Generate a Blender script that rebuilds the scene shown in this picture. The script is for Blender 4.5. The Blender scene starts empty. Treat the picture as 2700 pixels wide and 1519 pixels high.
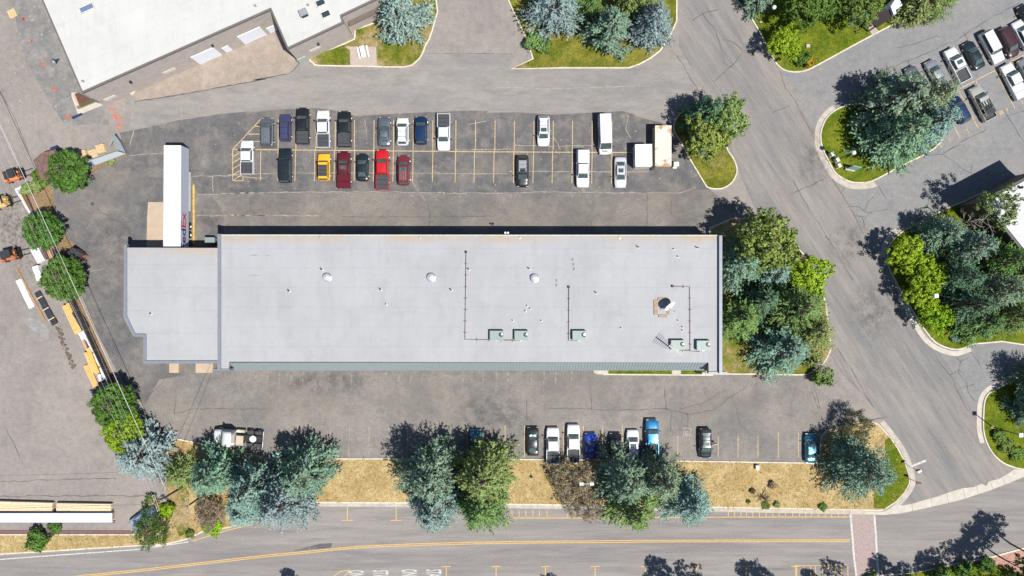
import bpy, bmesh, math, random
from math import sin, cos, pi, radians, sqrt, atan2, hypot
import numpy as np
from mathutils import Vector, Matrix

# ------------------------------------------------------------------ scene, camera, light
S = bpy.context.scene
C = S.collection
CAMH = 122.0
PX = 17.0
cam = bpy.data.cameras.new('camera')
cam.sensor_width = 36.0
cam.angle = 2 * math.atan(2700 / PX / 2 / CAMH)
cam.clip_end = 2000
camo = bpy.data.objects.new('camera', cam)
camo.location = (0, 0, CAMH)
C.objects.link(camo)
S.camera = camo

SUN_TO = Vector((38, -30, 102)).normalized()      # towards the sun
el = math.asin(SUN_TO.z)
az = atan2(SUN_TO.x, SUN_TO.y)
W = bpy.data.worlds.new('World'); S.world = W; W.use_nodes = True
nt = W.node_tree; nt.nodes.clear()
sky = nt.nodes.new('ShaderNodeTexSky'); sky.sky_type = 'NISHITA'; sky.sun_disc = False
sky.sun_elevation = el; sky.sun_rotation = az; sky.altitude = 1900; sky.dust_density = 0.6
bg = nt.nodes.new('ShaderNodeBackground'); bg.inputs[1].default_value = 0.075
wo = nt.nodes.new('ShaderNodeOutputWorld')
nt.links.new(sky.outputs[0], bg.inputs[0]); nt.links.new(bg.outputs[0], wo.inputs[0])
sl = bpy.data.lights.new('sun', 'SUN'); sl.energy = 4.3; sl.angle = radians(0.53); sl.color = (1, .965, .91)
so = bpy.data.objects.new('sun', sl); so.rotation_euler = SUN_TO.to_track_quat('Z', 'Y').to_euler(); C.objects.link(so)
S.view_settings.view_transform = 'Standard'; S.view_settings.look = 'None'
S.view_settings.exposure = 0.56; S.view_settings.gamma = 1

random.seed(7)
rnd = random.uniform

# ------------------------------------------------------------------ coordinates
def P(x, y, h=0.0):
    f = 1 - h / CAMH
    return Vector(((x - 1350) / PX * f, (759.5 - y) / PX * f, h))
K = 3.6229
TO = dict(a0=(0, 0), a1=(600, 0), a2=(1300, 0), a3=(2000, 0), b0=(0, 380), b1=(600, 260), b2=(1200, 260), b3=(2000, 380),
          c0=(0, 740), c1=(600, 600), c2=(1200, 600), c3=(2000, 740), d0=(0, 1119), d1=(600, 1119), d2=(1300, 1019), d3=(2000, 1119))
def T(t, x, y):
    o = TO[t]; return (o[0] + x / K, o[1] + y / K)
def TL(t, *a):
    return [T(t, a[i], a[i + 1]) for i in range(0, len(a), 2)]

# ------------------------------------------------------------------ materials
def newmat(name):
    m = bpy.data.materials.new(name); m.use_nodes = True
    return m, m.node_tree, m.node_tree.nodes['Principled BSDF']
def ramp_mix(t, fac, a, b):
    n = t.nodes.new('ShaderNodeMix'); n.data_type = 'RGBA'
    if fac is not None: t.links.new(fac, n.inputs[0])
    for i, v in ((6, a), (7, b)):
        if isinstance(v, tuple): n.inputs[i].default_value = (*v[:3], 1)
        else: t.links.new(v, n.inputs[i])
    return n
def noise(t, scale, detail=6, rough=.6, stretch=None, rot=0, lo=.35, hi=.65):
    tc = t.nodes.new('ShaderNodeTexCoord'); mp = t.nodes.new('ShaderNodeMapping')
    t.links.new(tc.outputs['Object'], mp.inputs[0])
    mp.vector_type = 'TEXTURE'
    if stretch: mp.inputs['Scale'].default_value = (1 / stretch[0], 1 / stretch[1], 1)
    mp.inputs['Rotation'].default_value = (0, 0, rot)
    n = t.nodes.new('ShaderNodeTexNoise'); n.inputs['Scale'].default_value = scale
    n.inputs['Detail'].default_value = detail; n.inputs['Roughness'].default_value = rough
    t.links.new(mp.outputs[0], n.inputs[0])
    r = t.nodes.new('ShaderNodeMapRange'); r.inputs[1].default_value = lo; r.inputs[2].default_value = hi
    t.links.new(n.outputs[0], r.inputs[0])
    return r.outputs[0]
def mulcol(t, col, fac, lo, hi):
    r = t.nodes.new('ShaderNodeMapRange'); r.inputs[3].default_value = lo; r.inputs[4].default_value = hi
    t.links.new(fac, r.inputs[0])
    m = t.nodes.new('ShaderNodeMix'); m.data_type = 'RGBA'; m.blend_type = 'MULTIPLY'; m.inputs[0].default_value = 1
    t.links.new(col, m.inputs[6]); t.links.new(r.outputs[0], m.inputs[7])
    return m.outputs[2]
MC = {}
def flat(name, col, rough=.6, metal=0, var=.12, vs=3.0, spec=.4, coat=0):
    key = (name, col)
    if key in MC: return MC[key]
    m, t, b = newmat(name)
    c = ramp_mix(t, noise(t, vs, 4), tuple(x * (1 - var) for x in col), tuple(min(1, x * (1 + var)) for x in col))
    t.links.new(c.outputs[2], b.inputs['Base Color'])
    b.inputs['Roughness'].default_value = rough; b.inputs['Metallic'].default_value = metal
    b.inputs['Specular IOR Level'].default_value = spec
    if coat: b.inputs['Coat Weight'].default_value = coat; b.inputs['Coat Roughness'].default_value = .06
    MC[key] = m
    return m
def asphalt(name, a, b_, dark=None, rot=0, stretch=(1, 1), scale=.09, grain=.1, light=None, blot=.5):
    m, t, b = newmat(name)
    c = ramp_mix(t, noise(t, scale, 5, .62, stretch, rot, .4, .6), a, b_).outputs[2]
    lt = light or tuple(x * 1.28 for x in b_)
    f = noise(t, scale * 2.6, 7, .72, stretch, rot + .01, .47, .75)
    fm = t.nodes.new('ShaderNodeMath'); fm.operation = 'MULTIPLY'; fm.inputs[1].default_value = blot; t.links.new(f, fm.inputs[0])
    c = ramp_mix(t, fm.outputs[0], c, lt).outputs[2]
    f = noise(t, scale * 4.3, 6, .7, stretch, rot + .02, .52, .8)
    fm = t.nodes.new('ShaderNodeMath'); fm.operation = 'MULTIPLY'; fm.inputs[1].default_value = .8; t.links.new(f, fm.inputs[0])
    c = ramp_mix(t, fm.outputs[0], c, dark or tuple(x * .74 for x in a)).outputs[2]
    c = mulcol(t, c, noise(t, 1.1, 7, .75, stretch, rot), .88, 1.1)
    c = mulcol(t, c, noise(t, 5, 3, .7), 1 - grain, 1 + grain)
    c = mulcol(t, c, noise(t, 17, 2, .6), .91, 1.09)
    t.links.new(c, b.inputs['Base Color'])
    b.inputs['Roughness'].default_value = .92; b.inputs['Specular IOR Level'].default_value = .2
    return m
def grass(name, g, y, dry, ydark=.5, lo=.42, hi=.6, dl=.55, dh=.68):
    m, t, b = newmat(name)
    c = ramp_mix(t, noise(t, .35, 6, .7, None, 0, lo, hi), g, y).outputs[2]
    c = ramp_mix(t, noise(t, .16, 7, .72, None, 2, dl, dh), c, dry).outputs[2]
    c = mulcol(t, c, noise(t, 3.2, 4, .8), .68, 1.3)
    c = mulcol(t, c, noise(t, 11, 3, .8), .68, 1.3)
    t.links.new(c, b.inputs['Base Color']); b.inputs['Roughness'].default_value = 1
    b.inputs['Specular IOR Level'].default_value = .05
    bp = t.nodes.new('ShaderNodeBump'); bp.inputs[0].default_value = .6; bp.inputs[1].default_value = .25
    t.links.new(noise(t, 7, 5, .8), bp.inputs['Height']); t.links.new(bp.outputs[0], b.inputs['Normal'])
    return m
M = {}
M['yard'] = asphalt('yard_asphalt', (.225, .203, .187), (.262, .232, .208), scale=.07, blot=.35)
M['lane'] = asphalt('lane_asphalt', (.212, .202, .192), (.252, .232, .212), stretch=(.35, 1), scale=.12, blot=.4)
M['lot'] = asphalt('sealed_asphalt', (.1, .1, .103), (.138, .131, .127), light=(.25, .22, .19), scale=.14, grain=.15, blot=.8)
M['apron'] = asphalt('apron_asphalt', (.103, .103, .107), (.158, .147, .14), light=(.26, .225, .19), scale=.1, grain=.15, blot=.8)
M['service'] = asphalt('worn_asphalt', (.13, .124, .12), (.196, .176, .158), light=(.25, .217, .187), scale=.13, grain=.18, stretch=(.8, 1), blot=.75)
M['south'] = asphalt('mixed_asphalt', (.16, .152, .145), (.222, .2, .18), light=(.27, .237, .205), scale=.12, grain=.16, blot=.6)
RD = radians(-57.5)
M['road'] = asphalt('road_asphalt', (.178, .173, .17), (.235, .213, .195), rot=RD, stretch=(.12, 1), scale=.3, dark=(.13, .128, .13))
M['street'] = asphalt('street_asphalt', (.195, .182, .176), (.243, .222, .206), stretch=(.08, 1), scale=.3, dark=(.135, .13, .13))
M['east'] = asphalt('east_asphalt', (.198, .198, .2), (.222, .214, .206), scale=.1, grain=.1, blot=.3)
M['nw'] = asphalt('stained_asphalt', (.165, .163, .16), (.22, .205, .19), light=(.36, .345, .32), scale=.16, blot=.6)
M['warm'] = asphalt('concrete_apron', (.27, .225, .185), (.31, .26, .215), scale=.12, grain=.1)
M['lawn'] = grass('lawn_grass', (.13, .15, .018), (.235, .22, .04), (.38, .29, .14), dl=.52, dh=.7)
M['lush'] = grass('lush_grass', (.095, .145, .012), (.19, .215, .022), (.32, .28, .08), dl=.58, dh=.85)
M['dry'] = grass('dry_grass', (.43, .31, .135), (.54, .405, .2), (.33, .27, .1), dl=.56, dh=.8)
M['patchy'] = grass('patchy_grass', (.11, .15, .015), (.22, .21, .035), (.42, .31, .17), dl=.46, dh=.6)
M['dirt'] = grass('bare_dirt', (.27, .185, .1), (.33, .23, .13), (.2, .18, .05), dl=.62, dh=.8)
M['mulch'] = flat('mulch', (.05, .045, .02), 1, var=.4, vs=6, spec=.1)
M['gravel'] = flat('gravel_pad', (.38, .32, .28), 1, var=.22, vs=9, spec=.1)
M['kerb'] = flat('kerb_concrete', (.56, .5, .41), .9, var=.14, vs=1.5, spec=.2)
M['gutter'] = flat('gutter_concrete', (.4, .36, .31), .9, var=.14, vs=1.2, spec=.2)
M['conc'] = flat('pale_concrete', (.46, .42, .36), .9, var=.1, vs=1, spec=.2)
M['pad'] = flat('dock_concrete', (.42, .33, .245), .9, var=.06, vs=.8, spec=.2)
M['yellow'] = flat('yellow_paint', (.5, .36, .18), .8, var=.28, vs=5, spec=.2)
M['orange'] = flat('road_yellow_paint', (.56, .36, .12), .8, var=.2, vs=5, spec=.2)
M['white'] = flat('white_paint', (.58, .57, .53), .8, var=.18, vs=4, spec=.2)
M['faded'] = flat('faded_white_paint', (.47, .46, .43), .85, var=.25, vs=4, spec=.2)
M['crack'] = flat('crack_sealant', (.085, .08, .08), .8, var=.3, vs=3)
M['pale'] = flat('dust_filled_crack', (.3, .255, .2), .95, var=.3, vs=3)
M['red'] = flat('red_spray_paint', (.45, .14, .1), .9, var=.5, vs=6)
M['glass'] = flat('car_glass', (.06, .09, .085), .12, var=.3, spec=.9)
M['rubber'] = flat('tyre_rubber', (.02, .02, .02), .9)
M['rim'] = flat('alloy', (.5, .5, .5), .35, .8)
M['chrome'] = flat('chrome', (.6, .6, .6), .25, .9)
M['lamp_w'] = flat('headlight_glass', (.6, .6, .58), .15, spec=.8)
M['lamp_r'] = flat('tail_light_glass', (.35, .015, .01), .25, spec=.8)
M['black'] = flat('black_plastic', (.018, .018, .02), .5)
M['cover'] = flat('tonneau_vinyl', (.045, .048, .053), .7, var=.1)
M['bark'] = flat('bark', (.13, .095, .07), 1, var=.3, vs=4, spec=.1)
M['birch'] = flat('pale_bark', (.36, .32, .27), .9, var=.3, vs=4, spec=.1)
M['steel'] = flat('galvanised_steel', (.36, .37, .38), .5, .5)
M['wood'] = flat('weathered_timber', (.33, .25, .17), .9, var=.25, vs=5, spec=.1)
M['coping'] = flat('grey_blue_coping', (.2, .22, .25), .5, .2, var=.08)
M['wall'] = flat('building_wall', (.3, .29, .28), .9, var=.08)
M['hvac'] = flat('green_sheet_metal', (.22, .275, .25), .5, .1, var=.05)
M['darkblue'] = flat('dark_blue_paint', (.02, .035, .09), .5)

def leafmat(name, rough=.75, lo=.7, hi=1.3, tint=None):
    m, t, b = newmat(name)
    oi = t.nodes.new('ShaderNodeObjectInfo')
    c = mulcol(t, oi.outputs['Color'], noise(t, .9, 3, .6), lo, hi)
    c = mulcol(t, c, noise(t, 5, 2, .6), .75, 1.25)
    if tint:
        c = ramp_mix(t, noise(t, .5, 4, .7, None, 1, .64, .9), c, tint).outputs[2]
    t.links.new(c, b.inputs['Base Color']); b.inputs['Roughness'].default_value = rough
    b.inputs['Specular IOR Level'].default_value = .25
    return m
M['needle'] = leafmat('spruce_needles', tint=(.2, .24, .1))
M['leaf'] = leafmat('leaves')

def roofmat(name, base, stain, y0=None, seam=2.9, blot=.06, rot=0):
    m, t, b = newmat(name)
    c = ramp_mix(t, noise(t, .12, 6, .65), tuple(x * (1 - blot) for x in base), tuple(x * (1 + blot * .6) for x in base)).outputs[2]
    c = mulcol(t, c, noise(t, .5, 8, .75, (1, .12)), .965, 1.02)
    c = mulcol(t, c, noise(t, .8, 8, .85, (1, .25), 0, .25, .5), .86, 1.0)
    c = mulcol(t, c, noise(t, 14, 3, .6), .95, 1.04)
    c = mulcol(t, c, noise(t, .16, 4, .55, None, 1, .55, .575), 1.0, .965)
    c = mulcol(t, c, noise(t, .3, 3, .6, (.4, 1.5), 0, .6, .62), 1.0, .97)
    tc = t.nodes.new('ShaderNodeTexCoord'); sp = t.nodes.new('ShaderNodeSeparateXYZ'); mp = t.nodes.new('ShaderNodeMapping'); mp.vector_type = 'TEXTURE'; mp.inputs['Rotation'].default_value = (0, 0, rot)
    t.links.new(tc.outputs['Object'], mp.inputs[0]); t.links.new(mp.outputs[0], sp.inputs[0])
    # membrane laps: thin slightly darker lines every few metres
    a = t.nodes.new('ShaderNodeMath'); a.operation = 'DIVIDE'; a.inputs[1].default_value = seam; t.links.new(sp.outputs[1], a.inputs[0])
    f = t.nodes.new('ShaderNodeMath'); f.operation = 'FRACT'; t.links.new(a.outputs[0], f.inputs[0])
    g = t.nodes.new('ShaderNodeMath'); g.operation = 'LESS_THAN'; g.inputs[1].default_value = .035; t.links.new(f.outputs[0], g.inputs[0])
    c = mulcol(t, c, g.outputs[0], 1.0, .93)
    if y0 is not None:   # rusty ponding stains along the gutter edge
        r = t.nodes.new('ShaderNodeMapRange'); r.inputs[1].default_value = y0 - 1.6; r.inputs[2].default_value = y0 - .2
        t.links.new(sp.outputs[1], r.inputs[0])
        q = t.nodes.new('ShaderNodeMath'); q.operation = 'MULTIPLY'; t.links.new(r.outputs[0], q.inputs[0])
        t.links.new(noise(t, .25, 5, .7, (.5, 1), 0, .36, .6), q.inputs[1])
        c = ramp_mix(t, q.outputs[0], c, stain).outputs[2]
    t.links.new(c, b.inputs['Base Color']); b.inputs['Roughness'].default_value = .8; b.inputs['Specular IOR Level'].default_value = .25
    return m

# ------------------------------------------------------------------ mesh helpers
class MB:
    def __init__(s): s.v = []; s.f = []
    def add(s, vs, fs):
        o = len(s.v); s.v += [tuple(v) for v in vs]; s.f += [tuple(i + o for i in f) for f in fs]; return s
    def box(s, x0, x1, y0, y1, z0, z1, taper=0):
        t = taper
        return s.add([(x0, y0, z0), (x1, y0, z0), (x1, y1, z0), (x0, y1, z0), (x0 + t, y0 + t, z1), (x1 - t, y0 + t, z1), (x1 - t, y1 - t, z1), (x0 + t, y1 - t, z1)],
                     [(3, 2, 1, 0), (4, 5, 6, 7), (0, 1, 5, 4), (1, 2, 6, 5), (2, 3, 7, 6), (3, 0, 4, 7)])
    def prism(s, pts, z0, z1):
        pts = [(p[0], p[1]) for p in pts]
        ar = sum(pts[i][0] * pts[(i + 1) % len(pts)][1] - pts[(i + 1) % len(pts)][0] * pts[i][1] for i in range(len(pts)))
        if ar < 0: pts = pts[::-1]
        n = len(pts)
        vs = [(x, y, z0) for x, y in pts] + [(x, y, z1) for x, y in pts]
        return s.add(vs, [tuple(range(n - 1, -1, -1)), tuple(range(n, 2 * n))] + [(i, (i + 1) % n, n + (i + 1) % n, n + i) for i in range(n)])
    def sheet(s, pts, z):
        pts = [(p[0], p[1], z) for p in pts]
        ar = sum(pts[i][0] * pts[(i + 1) % len(pts)][1] - pts[(i + 1) % len(pts)][0] * pts[i][1] for i in range(len(pts)))
        if ar < 0: pts = pts[::-1]
        return s.add(pts, [tuple(range(len(pts)))])
    def tube(s, pts, r0, r1=None, n=6, cap=True):
        r1 = r0 if r1 is None else r1
        pts = [Vector(p) for p in pts]; m = len(pts); o = len(s.v); vs = []; fs = []
        for i, p in enumerate(pts):
            d = (pts[min(i + 1, m - 1)] - pts[max(i - 1, 0)]).normalized()
            a = d.cross(Vector((0, 0, 1)))
            if a.length < 1e-3: a = Vector((1, 0, 0))
            a.normalize(); b = d.cross(a); r = r0 + (r1 - r0) * i / max(1, m - 1)
            for k in range(n):
                an = 2 * pi * k / n; vs.append(p + a * (r * cos(an)) + b * (r * sin(an)))
        for i in range(m - 1):
            for k in range(n):
                fs.append((i * n + k, i * n + (k + 1) % n, (i + 1) * n + (k + 1) % n, (i + 1) * n + k))
        if cap: fs += [tuple(range(n - 1, -1, -1)), tuple(range((m - 1) * n, m * n))]
        return s.add(vs, fs)
    def lathe(s, c, prof, n=20, axis='z'):
        vs = []; fs = []; m = len(prof)
        for r, z in prof:
            for k in range(n):
                a = 2 * pi * k / n
                if axis == 'z': vs.append((c[0] + r * cos(a), c[1] + r * sin(a), c[2] + z))
                else: vs.append((c[0] + z, c[1] + r * cos(a), c[2] + r * sin(a)))
        for i in range(m - 1):
            for k in range(n): fs.append((i * n + k, i * n + (k + 1) % n, (i + 1) * n + (k + 1) % n, (i + 1) * n + k))
        fs += [tuple(range(n - 1, -1, -1)), tuple(range((m - 1) * n, m * n))]
        return s.add(vs, fs)
    def ribbon(s, pts, w, z, closed=False):
        pts = [Vector((p[0], p[1])) for p in pts]; m = len(pts); L = []; R = []
        for i in range(m):
            a = pts[(i - 1) % m] if (closed or i > 0) else None; b = pts[(i + 1) % m] if (closed or i < m - 1) else None
            d1 = (pts[i] - a).normalized() if a is not None else (b - pts[i]).normalized()
            d2 = (b - pts[i]).normalized() if b is not None else d1
            n1 = Vector((-d1.y, d1.x)); n2 = Vector((-d2.y, d2.x)); nn = n1 + n2
            if nn.length < .1: nn = n1
            nn = nn.normalized(); k = 1 / max(.5, nn.dot(n1)); ww = w[i] if isinstance(w, list) else w
            L.append(pts[i] + nn * ww / 2 * k); R.append(pts[i] - nn * ww / 2 * k)
        vs = [(p.x, p.y, z) for p in L] + [(p.x, p.y, z) for p in R]
        rng = range(m if closed else m - 1)
        return s.add(vs, [(m + i, m + (i + 1) % m, (i + 1) % m, i) for i in rng])
    def patch(s, a, b, c, d, bulge=0, nu=6, nv=4, off=0):
        a, b, c, d = map(Vector, (a, b, c, d)); n = (d - a).cross(b - a).normalized(); vs = []; fs = []
        for j in range(nv + 1):
            for i in range(nu + 1):
                u = i / nu; v = j / nv
                p = a * (1 - u) * (1 - v) + b * u * (1 - v) + c * u * v + d * (1 - u) * v
                vs.append(p + n * (off + bulge * 4 * u * (1 - u) * (0.25 + .75 * 4 * v * (1 - v))))
        for j in range(nv):
            for i in range(nu): q = j * (nu + 1) + i; fs.append((q, q + nu + 1, q + nu + 2, q + 1))
        return s.add(vs, fs)
    def build(s, name, mat, parent=None, loc=None, rz=0, smooth=False, sharp=35):
        me = bpy.data.meshes.new(name); me.from_pydata(s.v, [], s.f); me.update()
        if isinstance(mat, str): mat = M[mat]
        me.materials.append(mat)
        if smooth:
            me.shade_smooth()
            me.set_sharp_from_angle(angle=radians(sharp))
        o = bpy.data.objects.new(name, me); C.objects.link(o)
        if parent is not None: o.parent = parent
        if loc is not None: o.location = loc
        o.rotation_euler.z = rz
        return o
def tag(o, label=None, cat=None, group=None, kind=None):
    if label: o['label'] = label
    if cat: o['category'] = cat
    if group: o['group'] = group
    if kind: o['kind'] = kind
    return o
def empty(name, loc, rz=0, label=None, cat=None, group=None):
    o = bpy.data.objects.new(name, None); o.location = loc; o.rotation_euler.z = rz; o.empty_display_size = .5
    C.objects.link(o); return tag(o, label, cat, group)
def struct(mb, name, mat, label=None, cat=None):
    return tag(mb.build(name, mat), label, cat, None, 'structure')
def G2(pts): return [P(*p).xy for p in pts]
def cat(pts, n=5, closed=True):
    out = []; m = len(pts); pts = [Vector(p[:2]) for p in pts]
    for i in range(m if closed else m - 1):
        p0, p1, p2, p3 = (pts[(i + k) % m] if closed else pts[min(max(i + k, 0), m - 1)] for k in (-1, 0, 1, 2))
        for j in range(n):
            t = j / n
            out.append(.5 * ((2 * p1) + (p2 - p0) * t + (2 * p0 - 5 * p1 + 4 * p2 - p3) * t * t + (3 * p1 - p0 - 3 * p2 + p3) * t ** 3))
    if not closed: out.append(pts[-1])
    return out
def inset(pts, d):
    pts = [Vector(p[:2]) for p in pts]; m = len(pts)
    ar = sum(pts[i].x * pts[(i + 1) % m].y - pts[(i + 1) % m].x * pts[i].y for i in range(m))
    if ar < 0: pts = pts[::-1]
    out = []
    for i in range(m):
        d1 = (pts[i] - pts[i - 1]); d2 = (pts[(i + 1) % m] - pts[i])
        d1 = d1.normalized() if d1.length > 1e-6 else d2.normalized(); d2 = d2.normalized() if d2.length > 1e-6 else d1
        n = Vector((-d1.y, d1.x)) + Vector((-d2.y, d2.x)); n = n.normalized() if n.length > .1 else Vector((-d1.y, d1.x))
        k = min(2, 1 / max(.4, n.dot(Vector((-d1.y, d1.x)))))
        out.append(pts[i] + n * d * k)
    return out

# ------------------------------------------------------------------ GROUND
g = MB().box(-400, 400, -400, 400, -1, 0)
struct(g, 'ground', 'yard')
def area(name, mat, pts, z, smooth=False):
    w = G2(pts)
    if smooth: w = cat(w, 4)
    return struct(MB().sheet(w, z), name, mat)
# main drive lane between north buildings and north lot
area('drive_lane', 'lane', [(330, 262)] + TL('a0', 1270, 970, 1750, 900, 2536, 755) + TL('a1', 580, 700, 680, 600, 800, 640, 900, 660) +
     [(1100, 185), (1115, 142), (1345, 142), (1345, 182), (1640, 183), (1790, 140), (1850, 60), (2010, 320), (1960, 420), (1900, 520), (1700, 300), (1200, 290), (900, 290), (420, 335), (345, 345)], .004)
area('yard_patch', 'nw', [(28, -20), (120, -20), (290, 330), (170, 330), (60, 150)], .004)
area('concrete_apron', 'warm', TL('a0', 1310, 870, 2536, 350) + TL('a1', 400, 280, 560, 480, 682, 600, 640, 665, 590, 700, 400, 745, 100, 805, 0, 825) + TL('a0', 1750, 890, 1290, 970), .008)
area('parking_lot', 'lot', TL('a0', 1145, 1268, 1340, 1232, 1700, 1150, 2100, 1090, 2536, 1050) + TL('b1', 160, 135, 500, 105, 850, 90, 1000, 110, 1230, 165, 1800, 135, 2300, 115, 2500, 120) +
     TL('b2', 300, 135, 640, 132, 930, 155, 1300, 135, 1610, 120, 1700, 150, 1800, 190, 1980, 230, 2100, 250, 2140, 400, 2250, 600, 2380, 820, 2430, 868, 2300, 870, 2000, 905, 1500, 900, 1000, 895, 600, 895, 200, 905) + [(1200, 511), (900, 507), (650, 509), (520, 512), (505, 470), (330, 412)], .008)
area('service_lane', 'service', [(520, 500), (1868, 497), (1900, 520), (1990, 560), (2000, 650), (1880, 700), (560, 700)], .004)
area('west_apron', 'apron', [(330, 404), (520, 480), (560, 520), (590, 560), (600, 990), (700, 990), (700, 1120), (520, 1140), (430, 1120), (370, 1060), (320, 1000), (262, 890), (215, 780), (205, 690), (170, 620), (140, 540), (140, 495), (228, 455)], .006)
area('south_lot', 'south', [(380, 1075), (420, 1000), (600, 975), (1900, 975), (2120, 992), (2200, 1060), (2250, 1110), (2175, 1135), (2160, 1222), (700, 1212), (530, 1172), (414, 1150), (360, 1120)], .010)
area('road', 'road', [(1790, -40), (1960, -40), (1972, 30), (2050, 175), (2160, 370), (2210, 480), (2262, 560), (2300, 640), (2345, 735), (2440, 890), (2540, 1000), (2600, 1120), (2620, 1210), (2670, 1250), (2500, 1320), (2350, 1350), (2400, 1290), (2400, 1240), (2350, 1130), (2290, 1060), (2215, 980), (2170, 900), (2060, 700), (1960, 480), (1860, 250), (1790, 120)], .012)
area('east_drive', 'east', [(2050, 190), (2120, 193), (2330, 80), (2600, -60), (2800, -60), (2800, 470), (2600, 520), (2400, 600), (2345, 720), (2262, 560), (2190, 440), (2160, 360)], .006)
area('side_drive', 'east', [(2430, 870), (2560, 910), (2800, 890), (2800, 960), (2660, 1010), (2595, 1060), (2585, 1120), (2500, 960)], .014)
area('street', 'street', [(-100, 1474), (250, 1452), (489, 1430), (620, 1395), (840, 1332), (2330, 1350), (2500, 1325), (2700, 1258), (2900, 1180), (2900, 1600), (-100, 1600)], .009)
# pavement patches in the street and on the road
area('road_patch', 'lot', TL('d1', 620, 1210, 880, 1140, 1003, 1133, 985, 1180, 760, 1200), .0125)
area('crosswalk', flat('brick_paving', (.31, .24, .222), .9, var=.12, vs=2.5), TL('d3', 888, 858, 1097, 868, 1140, 1460, 942, 1470), .014)
mk = MB()
for a in (TL('d3', 879, 858, 895, 1050, 910, 1250, 935, 1460), TL('d3', 1106, 868, 1120, 1050, 1132, 1250, 1148, 1460)): mk.ribbon(G2(a), .3, .018)
struct(mk, 'crosswalk_line', 'faded')

# cracks
ck = MB(); cp = MB()
def crack(mb, pts, w=.05, jag=.12, z=.02):
    w3 = G2(pts); out = []
    for i in range(len(w3) - 1):
        a, b = w3[i], w3[i + 1]; n = max(1, int((b - a).length / .7)); d = (b - a).normalized() if (b - a).length else Vector((1, 0)); q = Vector((-d.y, d.x))
        for k in range(n): out.append(a + (b - a) * k / n + q * rnd(-jag, jag) * (k > 0))
    out.append(w3[-1]); mb.ribbon(out, [w * rnd(.4, 1.5) for _ in out], z)
crack(ck, TL('a0', 1285, 970, 1750, 900, 2100, 835, 2536, 755) + TL('a1', 240, 765, 580, 705, 640, 665, 682, 600), .14, .05)
crack(ck, TL('a0', 0, 865, 150, 1150, 270, 1449), .08, .02)
crack(ck, TL('a1', 1880, 510, 2536, 510) + TL('a2', 0, 515, 180, 515), .07, .03)
for a in (TL('a2', 1760, 530, 1960, 870), TL('a2', 2110, 790, 2290, 620, 2400, 480, 2536, 460), TL('a2', 2190, 380, 2290, 400, 2380, 480), TL('a2', 1900, 200, 2000, 130, 2150, 90), TL('a2', 2000, 130, 2130, 300, 2210, 600, 2300, 650),
          TL('a3', 200, 680, 260, 850, 350, 960, 430, 1120, 520, 1280), TL('a3', 130, 1080, 300, 1010), TL('a3', 1100, 710, 1430, 580, 1900, 380, 2120, 230, 2500, 20), TL('a3', 1215, 690, 1240, 760), TL('a3', 1430, 580, 1450, 670), TL('a3', 1960, 310, 2000, 380), TL('a3', 2120, 230, 2145, 300),
          TL('a3', 1310, 455, 1480, 425, 1700, 340, 1725, 360), TL('a3', 1800, 1445, 1950, 1350, 2180, 1240), TL('a3', 2350, 1060, 2440, 1200, 2536, 1360), TL('a3', 2536, 1060, 2380, 1110),
          TL('b3', 0, 560, 100, 740), TL('b3', 310, 480, 620, 340), TL('b3', 700, 320, 830, 540, 940, 730, 1060, 950), TL('b3', 860, 590, 960, 600, 1040, 660, 1240, 620), TL('b3', 1000, 740, 1050, 670, 1090, 650), TL('b3', 1020, 630, 1040, 560, 1100, 500), TL('b3', 920, 680, 1020, 700), TL('b3', 990, 700, 1010, 800, 1090, 850),
          TL('b3', 1150, 400, 1220, 530), TL('b3', 1620, 120, 1680, 100, 1760, 100, 1850, 160, 1950, 240, 2070, 285), TL('b3', 1770, 70, 1770, 100), TL('b3', 1770, 90, 1930, 0), TL('b3', 1925, 295, 1960, 240), TL('b3', 2040, 200, 2030, 260),
          TL('b3', 330, 340, 480, 620, 700, 960, 900, 1300), TL('b3', 820, 420, 790, 470),
          TL('c3', 750, 640, 900, 870, 1000, 1060, 1100, 1210), TL('c3', 1040, 1330, 1230, 1300), TL('c3', 1060, 400, 1170, 340), TL('c3', 1640, 640, 1780, 850, 1870, 960, 1900, 1060, 2000, 1240),
          TL('c3', 1880, 730, 1930, 770, 2010, 730), TL('c3', 1930, 770, 1910, 880, 1980, 960, 2000, 1060, 2070, 1150), TL('c3', 1830, 900, 1910, 850, 1960, 880), TL('c3', 1900, 1050, 1990, 1010, 2060, 990), TL('c3', 2030, 680, 2130, 850), TL('c3', 500, 1010, 570, 1220), TL('c3', 525, 1000, 590, 1230),
          TL('d2', 930, 0, 940, 220), TL('d2', 1640, 0, 1650, 210, 1700, 220, 1700, 420), TL('d2', 520, 205, 1100, 225, 1600, 215, 1780, 240, 1860, 265, 1860, 440), TL('d2', 1780, 225, 2000, 160, 2230, 30), TL('d2', 1850, 265, 2090, 230, 2280, 90, 2420, 0), TL('d2', 2280, 100, 2310, 180, 2360, 370, 2440, 430), TL('d2', 320, 130, 325, 330),
          TL('c0', 1660, 1270, 1850, 1225, 2536, 1225), TL('c0', 1400, 1120, 1550, 980, 1640, 830), TL('c0', 1665, 1270, 1680, 1050), TL('b0', 930, 620, 1060, 710, 1160, 750), TL('b0', 1200, 170, 1330, 280), TL('b0', 1395, 100, 1415, 400), TL('b1', 220, 950, 215, 1080), TL('b1', 1920, 1000, 1930, 1225),
          TL('b2', 1830, 900, 1835, 1200), TL('b2', 2070, 900, 2065, 1110), TL('b1', 1100, 1125, 1650, 1130, 2536, 1125), TL('d0', 60, 40, 130, 180, 190, 330), TL('d0', 0, 550, 500, 530, 1110, 518), TL('d0', 0, 690, 700, 680, 1400, 685)):
    crack(ck, a, .085)
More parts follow.
